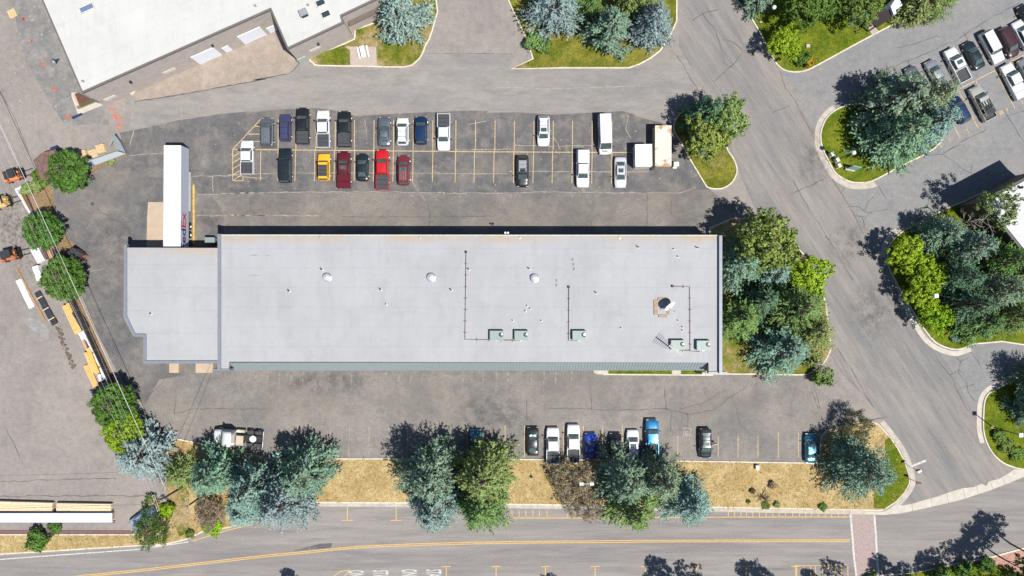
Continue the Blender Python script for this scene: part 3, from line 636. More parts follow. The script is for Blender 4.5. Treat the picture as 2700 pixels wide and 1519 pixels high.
MB().tube([cd - v * .9, cd + nrm * .9], .03).tube([cd + nrm * .85, cd + nrm * 1.05], .09).build('feed_arm', 'steel', r)
# TV aerial
r = empty('tv_aerial', roofp(*T('c2', 2045, 1145)), 0, 'white many-armed TV aerial on a mast above the roof', 'aerial')
MB().tube([(0, 0, 0), (0, 0, 3.5)], .04).build('mast', 'steel', r)
an = MB(); d = Vector((.8, -.6, 0)); q = Vector((.6, .8, 0))
an.tube([Vector((0, 0, 3.4)) - d * .9, Vector((0, 0, 3.4)) + d * 1.4], .08, n=4)
an.tube([Vector((0, 0, 3.1)) - d * .5, Vector((0, 0, 3.1)) + d * .8], .04, n=4)
for k in range(8):
    c = Vector((0, 0, 3.42)) + d * (-.8 + k * .3); L = .9 - k * .05; an.tube([c - q * L, c + q * L], .03, n=4)
an.build('boom', 'white', r)
# twin floodlight on the north wall
p = P(1336, 617, 6.4); r = empty('floodlight', (p.x, P(0, 620.5, 6).y + .12, 5.6), 0, 'twin white floodlights on the north edge of the long grey roof', 'floodlight')
MB().tube([(0, 0, 0), (0, .12, .8)], .05).tube([(-.25, .15, .8), (.25, .15, .8)], .03).build('bracket', 'steel', r)
for s in (-1, 1): MB().lathe((.2 * s, .22, .75), [(.06, -.1), (.14, .02), (.15, .12)], 12).build('lamp_head', flat('lamp_white', (.75, .75, .72), .5), r)
# tank / bin at the wing corner
r = empty('meter_cabinet', P(*T('b0', 2040, 925)), 0, 'pale green cabinet against the warehouse west of its main wall', 'cabinet')
MB().box(-.7, .7, -.4, .4, 0, 1.5).build('casing', 'hvac', r); MB().box(-.75, .75, -.45, .45, 1.5, 1.58).build('lid', 'hvac', r)
r = empty('entrance_fixture', P(1850, 983), 0, 'small white and black fixture on the grass strip by the canopy', 'yard fixture')
MB().tube([(0, 0, .1), (0, 0, 1.1)], .06).build('post', 'black', r); MB().lathe((0, 0, 1.1), [(.2, 0), (.24, .1), (.1, .2)], 10).build('head', 'white', r)
r = empty('garden_box', P(1839, 979), 0, 'small dark box on the grass strip under the canopy edge', 'box')
MB().box(-.3, .3, -.22, .22, .12, .6, .02).build('box', 'black', r); MB().box(-.32, .32, -.24, .24, .6, .66).build('lid', 'rubber', r)

# north-west building (roof 7.5 m)
NWH = 7.5
nw = empty('industrial_building', (0, 0, 0), 0, 'large white-roofed block building with roller doors in the top left corner', 'building')
cream = roofmat('cream_membrane', (.49, .485, .46), (.4, .3, .2), None, 2.2, .05, radians(23.9))
ex = 2.2
a = [(215, 246), (712, 26), (757, 130), (906, 60), (901, 42), (1010, -10), (1010, -230), (10, -230)]
pts = [P(x, y, NWH).xy for x, y in a]
block = flat('block_wall', (.45, .395, .35), .95, var=.08, vs=1.2, spec=.1)
wl = MB().prism(inset(pts, .05), 0, NWH - .45); wl.build('wall', block, nw)
MB().prism(pts, NWH - .45, NWH - .1).build('fascia', flat('brown_fascia', (.15, .13, .125), .6, .2), nw)
MB().prism(inset(pts, .28), NWH - .2, NWH).build('roof', cream, nw)
# wall axis for openings
A0 = pts[0]; B0 = pts[1]; dW = (B0 - A0).normalized(); nW = Vector((dW.y, -dW.x))
C0 = pts[2]; D0 = pts[3]; dE = (D0 - C0).normalized(); nE = Vector((dE.y, -dE.x))
def onwall(o, d, n, px, w, h, z0, name, mat, depth=.06):
    g_ = P(*px).xy; s = (g_ - o).dot(d); c = o + d * s - n * .02
    vs = []; r_ = MB(); u3 = Vector((d.x, d.y, 0)); n3 = Vector((n.x, n.y, 0)); c3 = Vector((c.x, c.y, z0))
    cs = [c3 - u3 * w / 2, c3 + u3 * w / 2]
    v8 = [cs[0] - n3 * .05, cs[1] - n3 * .05, cs[1] + n3 * depth, cs[0] + n3 * depth]
    v8 += [q_ + Vector((0, 0, h)) for q_ in v8]
    r_.add(v8, [(3, 2, 1, 0), (4, 5, 6, 7), (0, 1, 5, 4), (1, 2, 6, 5), (2, 3, 7, 6), (3, 0, 4, 7)])
    return r_.build(name, mat, nw)
dw = flat('white_door', (.78, .8, .84), .6, var=.04)
onwall(A0, dW, nW, ((T('a0', 1910, 600)[0] + T('a0', 2115, 510)[0]) / 2, (T('a0', 1910, 600)[1] + T('a0', 2115, 510)[1]) / 2), 3.7, 3.6, .05, 'roller_door', dw)
onwall(A0, dW, nW, (674, 100), 3.7, 3.6, .05, 'roller_door', dw)
onwall(A0, dW, nW, T('a0', 2190, 476), 1.0, 2.1, .05, 'door', dw); onwall(A0, dW, nW, T('a1', 440, 290), 1.2, 2.1, .05, 'door', dw)
onwall(C0, dE, nE, T('a1', 725, 570), 1.4, 2.1, .05, 'door', flat('pale_green_door', (.4, .43, .4), .6))
for px in (T('a0', 1080, 880), T('a0', 1650, 640)): onwall(A0, dW, nW, px, 1.9, .8, 1.9 if px[0] > 400 else 1.6, 'paint_patch', flat('pale_block_paint', (.62, .58, .48), .95), .03)
onwall(C0, dE, nE, T('a1', 860, 470), 1.8, .7, 2.6, 'paint_patch', flat('pale_block_paint', (.62, .58, .48), .95), .03)
for px, o_, d_, n_ in ((T('a0', 1340, 760), A0, dW, nW), (T('a0', 2100, 440), A0, dW, nW), (T('a1', 900, 430), C0, dE, nE)): onwall(o_, d_, n_, px, .28, .35, 4.4, 'wall_light', 'black', .35)
cn = MB(); cpz = 4.2
qs = [P(*q, cpz).xy for q in TL('a1', 1120, 160, 1440, 10, 1450, 112, 1170, 246)]
cn.add([(qs[0].x, qs[0].y, 5.4), (qs[1].x, qs[1].y, 5.4), (qs[2].x, qs[2].y, 4.1), (qs[3].x, qs[3].y, 4.1), (qs[0].x, qs[0].y, 5.2), (qs[1].x, qs[1].y, 5.2), (qs[2].x, qs[2].y, 3.9), (qs[3].x, qs[3].y, 3.9)], [(3, 2, 1, 0), (4, 5, 6, 7), (3, 7, 6, 2), (0, 4, 7, 3), (1, 2, 6, 5), (0, 1, 5, 4)])
for k in range(19):
    t = k / 18; a_ = qs[0].lerp(qs[1], t); b__ = qs[3].lerp(qs[2], t); cn.tube([(a_.x, a_.y, 5.42), (b__.x, b__.y, 4.13)], .035, n=4)
cn.build('canopy', flat('brown_seam_metal', (.15, .115, .1), .6, .2), nw)
for (x, y), w_, h_, m_, ml in (((231, 23), 2.0, .72, flat('blue_skylight', (.13, .18, .27), .2), 'long blue-glazed skylight near the left edge of the cream roof'), ((846, 9), 1.25, .8, flat('dark_skylight', (.04, .05, .06), .2), 'dark square skylight at the very top of the cream roof'), ((860, 39), 1.2, .8, flat('dark_skylight', (.04, .05, .06), .2), 'dark square skylight nearest the step in the cream roof')):
    o = empty('skylight', roofp(x, y, NWH), math.atan2(dW.y, dW.x), ml, 'skylight', 'skylights on the cream roof')
    MB().box(-w_ / 2 - .09, w_ / 2 + .09, -h_ / 2 - .09, h_ / 2 + .09, 0, .3).build('frame', 'white', o); MB().box(-w_ / 2, w_ / 2, -h_ / 2, h_ / 2, .28, .36, .03).build('pane', m_, o)
o = empty('rooftop_unit', roofp(802, 36, NWH), math.atan2(dW.y, dW.x), 'grey louvred air unit on the cream roof beside dark skylights', 'air unit')
MB().box(-.55, .55, -.55, .45, 0, .8).build('casing', 'steel', o)
lv = MB()
for k in range(5): lv.box(-.45, .45, -.62, -.55, .12 + k * .13, .18 + k * .13)
lv.build('louvre', 'black', o)
for x, y, l in ((222, 216, 'nearest the south-west corner'), (675, 17, 'near the step of the wall'), (814, 15, 'between the grey air unit and a skylight')):
    o = MB().lathe((0, 0, 0), [(.12, 0), (.1, .5), (.16, .52), (.12, .62)], 10).build('vent_pipe', 'steel', None, roofp(x, y, NWH)); tag(o, 'small metal vent on the cream roof ' + l, 'vent pipe', 'vents on the cream roof')
# corner ramp / enclosure by the NW building
R2 = lambda x, y: (100 + x / 6.9, 120 + y / 6.9)
o = empty('timber_planter', P(*R2(820, 1020)), 0, 'triangular brown bed with green rails beside the corner of the block building', 'planter')
oc = P(*R2(820, 1020))
rel = lambda x, y, z=0: P(*R2(x, y), 0) - oc + Vector((0, 0, z))
MB().prism([rel(700, 890), rel(760, 870), rel(1040, 1020), rel(790, 1110)], 0, .35).build('soil_bed', flat('brown_soil', (.12, .06, .045), 1, var=.3, vs=5), o)
MB().prism([rel(665, 910), rel(700, 900), rel(790, 1120), rel(760, 1150)], 0, .5).build('side_board', flat('pinkish_timber', (.5, .34, .27), .9), o)
rl = MB()
for k in range(3): rl.tube([rel(760 + 8 * k, 1140 + 18 * k, .9), rel(1045 + 15 * k, 1010 + 14 * k, .9)], .05, n=4)
for x, y in ((765, 1140), (1050, 1015), (900, 1080)): rl.tube([rel(x, y, 0), rel(x, y, .9)], .04, n=4)
rl.build('rail', flat('olive_steel', (.12, .13, .04), .6), o)
struct(MB().prism([P(*R2(x, y)).xy for x, y in ((610, 860), (700, 850), (650, 915), (750, 1160), (1070, 1030), (1190, 1085), (830, 1230), (730, 1250), (620, 950))], 0, .06), 'footpath', 'conc')
o = empty('metal_gate', P(*R2(1090, 1020)), 0, 'grey tube gate standing open along the block wall', 'gate'); gc = P(*R2(1090, 1020))
gr = MB(); gg = lambda x, y, z: P(*R2(x, y), z) - gc
for z in (.1, 1.5): gr.tube([P(*R2(1110, 1050)) - gc + Vector((0, 0, z)), P(*R2(1680, 895)) - gc + Vector((0, 0, z))], .05, n=5)
for t in (0, .33, .66, 1):
    b_ = (P(*R2(1110, 1050)).lerp(P(*R2(1680, 895)), t)) - gc; gr.tube([b_ + Vector((0, 0, .1)), b_ + Vector((0, 0, 1.5))], .04, n=5)
gr.build('gate_frame', flat('grey_gate', (.16, .17, .19), .6), o)
gm_ = MB()
for k in range(24):
    b_ = (P(*R2(1110, 1050)).lerp(P(*R2(1680, 895)), k / 23)) - gc; gm_.tube([b_ + Vector((0, 0, .1)), b_ + Vector((0, 0, 1.5))], .012, n=3)
gm_.build('gate_mesh', 'steel', o)
o = MB().prism([P(*R2(x, y)).xy - P(*R2(1750, 870)).xy for x, y in ((1690, 880), (1745, 800), (1815, 845), (1760, 930))], 0, .7).build('concrete_block', 'conc', None, P(*R2(1750, 870))); tag(o, 'pale square concrete block at the end of the open gate', 'block')
o = MB().box(-.8, .8, -.14, .14, 0, .3).box(-.7, -.5, -.2, .2, 0, .1).build('wheel_stop', 'darkblue', None, P(*R2(722, 1285)), radians(22)); tag(o, 'dark blue beam lying on the asphalt by the pale corner path', 'beam')
# cones and tarp and hose
def cone(px, lb, col=(.6, .12, .03), h=.7):
    r = empty('traffic_cone', P(*px), rnd(0, 1), lb, 'traffic cone', 'orange cones in the yard'); m = flat('cone_orange', col, .6)
    MB().lathe((0, 0, .04), [(.16, 0), (.1, .35), (.03, h)], 14).build('cone', m, r); MB().box(-.22, .22, -.22, .22, 0, .04).build('base', m, r)
    MB().lathe((0, 0, .04), [(.125, .26), (.09, .42)], 14).build('collar', flat('cone_collar', (.65, .4, .33), .6), r)
cone((61, 50), 'dark red cone beside the wooden pallet in the top left corner', (.4, .02, .02)); cone((83, 109), 'small rusty orange cone, second down from the top left pallet', (.45, .1, .03), .5)
cone((113, 170), 'orange cone level with the dark blue tarp heap'); cone((143, 236), 'orange cone lowest of the row left of the white roof')
hs = MB()
for k in range(3):
    hs.tube([(.28 * cos(a) * (1 + k * .1), .28 * sin(a) * (1 + k * .1), .05 + k * .05) for a in [i * 2 * pi / 18 for i in range(19)]], .035, n=5)
tag(hs.build('hose_coil', flat('orange_hose', (.55, .14, .05), .7), None, P(*R2(560, 1300))), 'orange coil of hose on the asphalt by the corner ramp', 'hose')
def heap(name, px, pts, h, mat, lb, ct, seed=1, rz=0):
    rr = random.Random(seed); m = MB(); n = len(pts); vs = [(x, y, 0) for x, y in pts] + [(x * .6 + rr.uniform(-.05, .05), y * .6, h * rr.uniform(.6, 1)) for x, y in pts] + [(0, 0, h * .8)]
    m.add(vs, [(i, (i + 1) % n, n + (i + 1) % n, n + i) for i in range(n)] + [(n + i, n + (i + 1) % n, 2 * n) for i in range(n)])
    return tag(m.build(name, mat, None, P(*px), rz), lb, ct)
heap('tarp_heap', (148, 160), [(-.75, .35), (-.2, .25), (.1, .05), (.6, .3), (.3, -.15), (.15, -.5), (-.2, -.45), (-.25, 0)], .45, 'darkblue', 'crumpled dark blue tarp lying left of the white roof', 'tarp')
heap('plastic_bag', (146, 165), [(-.12, .12), (.12, .12), (.14, -.12), (-.1, -.15)], .6, 'white', 'small white bag on the dark blue tarp heap', 'bag')

# pallets
def pallet(px, rz, lb, n=3, top=True):
    r = empty('wooden_pallet', P(*px), rz, lb, 'pallet', 'wooden pallets in the yard'); m = flat('pine_board', (.58, .42, .24), .85, var=.15, vs=5)
    s = MB(); b = MB()
    for k in range(n):
        z = k * .15
        for y in (-.5, 0, .5): b.box(-.6, .6, y - .05, y + .05, z, z + .1)
        for i in range(7): x = -.55 + i * .183; s.box(x - .07, x + .07, -.6, .6, z + .1, z + .125)
    s.build('deck_board', m, r); b.build('stringer', m, r)
pallet((34.5, 37), radians(-65), 'low pale pallet at the top left corner of the yard', 2)
pallet((222, 409), radians(14), 'pallet stack touching the round green tree', 5); pallet((248, 406), radians(17), 'middle pallet of three by the pale lean-to'); pallet((270, 393), radians(14), 'right-hand pallet of three by the pale lean-to', 5)
# picnic table
r = empty('picnic_table', P(*T('a1', 1300, 507)), radians(13), 'white picnic table with two benches on a gravel pad', 'picnic table')
wt = flat('white_table', (.62, .62, .6), .7)
tb = MB()
for i in range(4): tb.box(-.36 + i * .185, -.36 + i * .185 + .17, -.92, .92, .72, .77)
tb.build('tabletop', wt, r)
for s in (-1, 1):
    MB().box(s * .72 - .14, s * .72 + .14, -.92, .92, .42, .47).build('bench', wt, r)
    MB().box(-.75, .75, s * .6 - .04, s * .6 + .04, .36, .42).tube([(-.55, s * .6, 0), (-.2, s * .6, .72)], .04).tube([(.55, s * .6, 0), (.2, s * .6, .72)], .04).build('leg_frame', 'steel', r)
# far right white building
wb = empty('white_building', (0, 0, 0), 0, 'white flat-roofed building behind spruces at the right edge', 'building')
wbp = [P(x, y, 7).xy for x, y in ((2588, 529), (2760, 438), (2900, 600), (2775, 760), (2690, 655))]
MB().prism(inset(wbp, .3), 0, 6.6).build('wall', flat('brown_wall', (.12, .095, .08), .9), wb); MB().prism(wbp, 6.55, 6.9).build('fascia', flat('dark_fascia', (.07, .07, .08), .6), wb)
MB().prism(inset(wbp, .4), 6.85, 7.0).build('roof', roofmat('bright_membrane', (.52, .52, .53), (.4, .4, .4), None, 5, .03), wb)
tag(MB().lathe((0, 0, 0), [(.2, 0), (.15, .5), (.22, .55), (.1, .7)], 10).build('roof_vent', 'black', None, roofp(2689, 495, 7)), 'small dark vent on the white roof at the right edge', 'roof vent')
# shelter top right
sh = empty('entrance_shelter', (0, 0, 0), 0, 'dark brown flat-roofed shelter with a white end among trees at the top', 'shelter')
sq = [P(x, y, 3.2).xy for x, y in TL('a3', 1055, 205, 1110, 120, 1290, 90, 1330, 130, 1135, 262)]
MB().prism(sq, 2.9, 3.2).build('roof', flat('dark_brown_roof', (.03, .022, .024), .9), sh)
for q in inset(sq, .3)[::2]: MB().box(q.x - .1, q.x + .1, q.y - .1, q.y + .1, 0, 2.9).build('post', 'wood', sh)
MB().prism([P(x, y, 3.8).xy for x, y in TL('a3', 1262, 60, 1330, -40, 1375, 50, 1310, 95, 1318, 130, 1292, 140)], 0, 3.8).build('gable', flat('bright_wall', (.6, .62, .68), .7), sh)
tag(MB().box(-.1, .1, -.1, .1, 0, .0).build('x', 'wood'), 'x', 'x') if False else None

# ------------------------------------------------------------------ containers and trailer
def corrug(x0, x1, y0, y1, z0, z1):
    m = MB(); m.box(x0, x1, y0, y1, z0, z1); n = int((x1 - x0) / .35)
    n = int((y1 - y0) / .3)
    for k in range(n):
        y = y0 + (k + .5) * (y1 - y0) / n; m.box(x0 - .03, x1 + .03, y - .06, y + .06, z0 + .15, z1 - .15)
    return m
pc = P(1749, 384, 2.6); r = empty('shipping_container', (pc.x, pc.y, 0), 0, 'cream shipping container with rust-stained top beside the kerbed tree island', 'container')
m_, t_, b_ = newmat('rusty_cream'); c_ = ramp_mix(t_, noise(t_, .55, 7, .75, None, 0, .51, .62), (.62, .57, .47), (.36, .19, .1)).outputs[2]; c_ = mulcol(t_, c_, noise(t_, 4, 5, .7), .8, 1.15); t_.links.new(c_, b_.inputs['Base Color']); b_.inputs['Roughness'].default_value = .8
corrug(-1.22, 1.22, -3.05, 3.05, 0, 2.5).build('body', flat('cream_steel', (.42, .35, .24), .7), r)
cr_ = MB(); cr_.box(-1.24, 1.24, -3.07, 3.07, 2.5, 2.6)
for k in range(16): cr_.box(-1.1, 1.1, -2.9 + k * .38, -2.78 + k * .38, 2.6, 2.62)
cr_.build('roof', m_, r)
dl = MB(); dl.box(-1.1, -.03, -3.15, -3.07, .12, 2.42); dl.box(.03, 1.1, -3.15, -3.07, .12, 2.42)
dl.build('door', flat('cream_steel', (.42, .35, .24), .7), r)
pc = P(1697, 409, 2.4); r = empty('storage_box', (pc.x, pc.y, 0), radians(1), 'white square storage container left of the rusty cream one', 'container')
MB().box(-1.25, 1.25, -1.65, 1.6, 0, 2.4).build('body', flat('white_steel', (.6, .6, .62), .6), r)
rr_ = MB()
rr_.box(-1.3, 1.3, -1.7, 1.65, 2.4, 2.46)
for x in (-1.25, -.02, 1.2): rr_.box(x, x + .05, -1.7, 1.65, 2.46, 2.5)
rr_.build('roof', flat('white_steel_roof', (.66, .66, .67), .6), r)
MB().box(-1.28, -1.25, -.2, 1.4, .9, 2.1).build('wall_vent', 'steel', r)
MB().box(-1.2, 1.2, -1.75, -1.65, .1, 2.3).build('roller_door', flat('white_steel', (.6, .6, .62), .6), r)
r = empty('utility_cabinet', P(*T('b2', 2100, 640)), 0, 'small white cabinet on the asphalt right of the cream container', 'cabinet')
MB().box(-.35, .45, -.25, .45, 0, .9).build('casing', 'white', r); MB().box(-.4, .2, -.5, -.25, 0, .35).build('step', 'white', r)
# bin between containers
r = empty('waste_bin', P(1719, 444), .2, 'small dark red bin between the white and cream containers', 'bin')
MB().box(-.25, .25, -.3, .3, 0, .8, .03).build('body', flat('maroon_bin', (.09, .03, .04), .6), r); MB().box(-.27, .27, -.32, .32, .8, .86).build('lid', 'black', r)
# semi trailer docked at the wing
zt = 4.05
a_, b__ = P(431, 383.5, zt), P(477.5, 650, zt); cx = (a_.x + b__.x) / 2; yn, ys = a_.y, P(0, 655, 4.05).y - .05
r = empty('semi_trailer', (cx, (yn + ys) / 2, 0), radians(-.35), 'long white box trailer with delivery-company lettering backed up to the loading dock', 'trailer')
hl = (yn - ys) / 2; hw = 1.3
tw = flat('trailer_white', (.62, .64, .64), .5, var=.02)
MB().box(-hw, hw, -hl, hl, 1.15, zt).build('body', flat('trailer_side', (.44, .47, .55), .5, var=.02), r)
MB().box(-hw - .01, hw + .01, -hl - .01, hl + .01, zt, zt + .03).build('roof', tw, r)
tr_ = MB()
for k in range(13): y = -hl + .3 + k * (2 * hl - .6) / 12; tr_.box(-hw, hw, y - .02, y + .02, zt + .03, zt + .045)
for s in (-1, 1): tr_.box(s * (hw - .04) - .04, s * (hw - .04) + .04, -hl, hl, zt + .03, zt + .05)
tr_.build('roof_seam', flat('seam_grey', (.5, .52, .53), .6), r)
tr_ = MB()
for k in range(26): y = -hl + .3 + k * (2 * hl - .6) / 25; tr_.box(hw, hw + .012, y - .012, y + .012, 1.2, zt - .1)
tr_.build('side_rib', flat('seam_blue', (.36, .38, .46), .6), r)
MB().box(hw - .03, hw + .01, -1.8, hl * .55, .45, 1.15).box(-hw - .01, -hw + .03, -1.8, hl * .55, .45, 1.15).build('side_skirt', tw, r)
MB().box(-.5, .5, -hl + .3, hl - .5, .95, 1.15).build('chassis', 'black', r)
MB().box(-.9, -.75, hl * .55, hl * .55 + .15, 0, 1.1).box(.75, .9, hl * .55, hl * .55 + .15, 0, 1.1).build('landing_leg', 'black', r)
for y in (-hl + 2.3, -hl + 3.6):
    for s in (-1, 1):
        w_ = MB().lathe((s * (hw - .2) - (.28 if s > 0 else 0), y, .52), [(.4, 0), (.52, .03), (.52, .5), (.4, .53)], 20, 'x').build('wheel', 'rubber', r)
        MB().lathe((s * (hw + .14) if s > 0 else -hw - .24, y, .52), [(.3, 0), (.28, .06), (.1, .1)], 16, 'x').build('rim', 'rim', w_)
pur = flat('purple_lettering', (.045, .02, .16), .5); rdd = flat('red_lettering', (.5, .03, .03), .5)
for body, mt, y in (('Fed', pur, -hl + .1), ('Ex', rdd, None)):
    o = textmesh(body, 2.35, mt, 'lettering', 1.0, .002); w_ = max(v.co.x for v in o.data.vertices)
    if body == 'Fed': yy = -hl - .25; nxt = yy + w_ + .05
    else: yy = nxt
    o.parent = r; o.matrix_local = Matrix.Translation((hw + .02, yy, 2.25)) @ Matrix(((0, 0, 1, 0), (1, 0, 0, 0), (0, 1, 0, 0), (0, 0, 0, 1)))
struct(MB().sheet(G2(TL('b0', 1415, 555, 1560, 555, 1560, 1000, 1400, 1000, 1405, 700)), .016), 'dock_pad', 'pad')
area('parking_lot', 'lot', TL('b0', 1425, 310, 1560, 320, 1560, 553, 1418, 553), .0125)
o = MB().box(-.16, .16, -4.6, 4.6, 0, .2, .04).build('yellow_kerb', flat('safety_yellow', (.5, .33, .09), .8, var=.25, vs=3), None, P(*T('b0', 1853, 670)), 0); tag(o, 'long straight yellow-painted concrete kerb beside the trailer', 'kerb')

# ------------------------------------------------------------------ vehicles
PAINT = dict(white=((.62, .62, .63), 0), pearl=((.5, .5, .52), .1), silver=((.36, .37, .39), .6), grey=((.13, .14, .15), .6), slate=((.17, .19, .22), .6), black=((.012, .014, .016), .1), ink=((.014, .022, .028), .2), navy=((.01, .035, .1), .4), purple=((.06, .06, .15), .3), blue=((.015, .05, .35), .4), sky=((.03, .19, .4), .5), teal=((.02, .12, .2), .5),
             yellow=((.75, .4, .02), 0), maroon=((.13, .012, .018), .3), red=((.5, .012, .015), .1), wine=((.2, .03, .035), .3), plum=((.06, .022, .028), .3), tan=((.42, .41, .36), .3), ice=((.3, .4, .5), .3))
def paint(c):
    col, mt = PAINT[c]
    return flat('paint_' + c, col, .32, mt, var=.02, spec=.5, coat=.6)
KIND = dict(
    sedan=dict(W=1.85, H=1.45, b=.93, uw=.26, r1=.43, r2=.68, ub=.84, wr=.68),
    coupe=dict(W=1.88, H=1.35, b=.9, uw=.33, r1=.5, r2=.68, ub=.86, wr=.64),
    suv=dict(W=1.9, H=1.7, b=1.05, uw=.24, r1=.39, r2=.88, ub=.965, wr=.74),
    boxy=dict(W=1.88, H=1.85, b=1.12, uw=.275, r1=.365, r2=.94, ub=.985, wr=.8),
    mini=dict(W=1.95, H=1.75, b=1.05, uw=.2, r1=.35, r2=.9, ub=.97, wr=.78),
    pickup=dict(W=2.0, H=1.88, b=1.15, uw=.24, r1=.36, r2=.595, ub=.62, wr=.76),
    van=dict(W=2.0, H=2.6, b=1.3, uw=.12, r1=.25, r2=.965, ub=.99, wr=.88))
def vehicle(kind, px, L, rz, col, label, group=None, name=None, ct=None, **o):
    k = KIND[kind]; W_ = o.get('W', k['W']); H = o.get('H', k['H']); bz = k['b']; hw = W_ / 2
    c = P(px[0], px[1], .9); c.z = 0
    nm = name or dict(sedan='parked_sedan', coupe='parked_coupe', suv='parked_suv', boxy='parked_suv', mini='parked_minivan', pickup='pickup_truck', van='delivery_van')[kind]
    cc = ct or dict(sedan='car', coupe='car', suv='suv', boxy='suv', mini='minivan', pickup='pickup truck', van='van')[kind]
    r = empty(nm, c, rz, label, cc, group); pt_ = paint(col)
    Y = lambda u: L / 2 - u * L
    pk = kind == 'pickup'
    st = [(0, .52, .5), (.01, .7, .62), (.028, .82, .72 if kind != 'van' else .86), (.055, .9, .78 if kind != 'van' else .98), (.1, .965, .84 if kind != 'van' else 1.1), (.17, 1, .88 if kind != 'van' else 1.2), (k['uw'], 1, bz)]
    if pk: st = [(0, .58, .55), (.008, .74, .78), (.022, .85, .92), (.045, .92, .99), (.09, .975, 1.06), (k['uw'], 1, bz), (.45, 1, bz + .02), (.618, 1, bz + .02)]
    elif kind == 'boxy': st = [(0, .86, .6), (.012, .92, .85), (.04, .96, .97), (k['uw'], 1, bz), (.5, 1, bz), (.9, 1, bz), (.97, .97, bz), (1, .9, bz - .25)]
    else: st += [(.5, 1, bz + .01), (.72, 1, bz + .03), (.88, .985, bz + (.02 if kind in ('sedan', 'coupe') else .03)), (.94, .95, bz), (.97, .89, bz - .06), (.99, .79, bz - .17), (1, .6, bz - .32)]
    zb = .22 if kind in ('sedan', 'coupe') else .32
    ring = []
    for u, wf, zt_ in st:
        w = hw * wf; y = Y(u)
        half = [(w * .9, zb), (w, zb + .14), (w * 1.0, zt_ - .2), (w * .965, zt_ - .07), (w * .86, zt_ - .012), (w * .45, zt_ + .018)]
        ring.append([(-x, y, z) for x, z in half] + [(x, y, z) for x, z in reversed(half)])
    body = MB(); n = 12; vs = [v for q in ring for v in q]; fs = []
    for i in range(len(ring) - 1):
        for j in range(n): fs.append((i * n + j, (i + 1) * n + j, (i + 1) * n + (j + 1) % n, i * n + (j + 1) % n))
    fs += [tuple(range(n)), tuple(reversed(range((len(ring) - 1) * n, len(ring) * n)))]
    body.add(vs, fs)
    # cabin
    wb_ = hw * (.9 if kind != 'van' else .985); wr_ = hw * k['wr']; z0 = bz - .02; z1 = H - .05
    yw, y1_, y2_, yb_ = Y(k['uw']), Y(k['r1']), Y(k['r2']), Y(k['ub'])
    Bf = [(-wb_ * .93, yw, z0), (wb_ * .93, yw, z0)]; Rf = [(-wr_ * .95, y1_, z1), (wr_ * .95, y1_, z1)]; Rr = [(-wr_ * .93, y2_, z1 - .02), (wr_ * .93, y2_, z1 - .02)]; Br = [(-wb_ * .92, yb_, z0), (wb_ * .92, yb_, z0)]
    bw = .08; body.patch(Bf[0], Bf[1], Rf[1], Rf[0], bw); body.patch(Br[1], Br[0], Rr[0], Rr[1], .06); body.patch(Rf[0], Rf[1], Rr[1], Rr[0], .05, 6, 5)
    body.patch(Br[0], Bf[0], Rf[0], Rr[0], .04); body.patch(Bf[1], Br[1], Rr[1], Rf[1], .04)
    body.build('body', pt_, r, smooth=True, sharp=40)
    def lerp(a, b, t): return tuple(a[i] + (b[i] - a[i]) * t for i in range(3))
    def quad(a, b, c_, d, iu, iv0, iv1): # inset bilinear
        f = lambda u, v: lerp(lerp(a, b, u), lerp(d, c_, u), v)
        return f(iu, iv0), f(1 - iu, iv0), f(1 - iu, iv1), f(iu, iv1)
    gm = flat('tinted_glass', o['glass'], .12, spec=.8) if 'glass' in o else M['glass']
    MB().patch(*quad(Bf[0], Bf[1], Rf[1], Rf[0], .05, .04, .93), .055, off=.05).build('windshield', gm, r, smooth=True)
    if kind != 'van': MB().patch(*quad(Br[1], Br[0], Rr[0], Rr[1], .08, .2 if kind not in ('sedan', 'coupe') else .08, .92), .035, off=.045).build('rear_window', 'glass', r, smooth=True)
    v1 = .45 if kind == 'van' else 1
    for s, q in ((-1, (Br[0], Bf[0], Rf[0], Rr[0])), (1, (Bf[1], Br[1], Rr[1], Rf[1]))):
        a = quad(*q, .07, .12, .86)
        if kind == 'van':
            q2 = [lerp(a[0], a[1], .74), a[1], a[2], lerp(a[3], a[2], .74)] if s < 0 else [a[0], lerp(a[0], a[1], .26), lerp(a[3], a[2], .26), a[3]]
            a = q2
        MB().patch(*a, .03, off=.035).build('side_window', 'glass', r)
    wr2 = .36 if kind in ('pickup', 'van', 'boxy') else .33
    for u in (.185, .8):
        for s in (-1, 1):
            x = s * (hw - .2) - (.02 if s > 0 else .2)
            w_ = MB().lathe((x, Y(u), wr2), [(wr2 * .8, 0), (wr2, .03), (wr2, .2), (wr2 * .8, .23)], 16, 'x').build('wheel', 'rubber', r)
            MB().lathe((x + .225 if s > 0 else x - .02, Y(u), wr2), [(wr2 * .62, 0), (wr2 * .6, .03)], 12, 'x').build('rim', 'rim', w_)
    for s in (-1, 1):
        big = 1.3 if kind in ('pickup', 'van') else 1
        MB().box(s * (hw + .14) - .11 * big, s * (hw + .14) + .11 * big, yw - .42, yw - .42 + .13 * big, bz - .02, bz + .16 * big, .02).build('mirror', 'black' if o.get('bm', 1) else pt_, r)
        hlx = hw * .74; MB().box(s * hlx - .2, s * hlx + .2, Y(.028) - .02, Y(.008), .58 if not pk else .72, .76 if not pk else .94, .04).build('headlight', 'lamp_w', r)
        yt_ = -L / 2; zt2 = bz - .28; MB().box(s * hw * .74 - .16, s * hw * .74 + .16, yt_ + .04, yt_ + .1, zt2, zt2 + .2, .02).build('tail_light', 'lamp_r', r)
    zr = H - .03
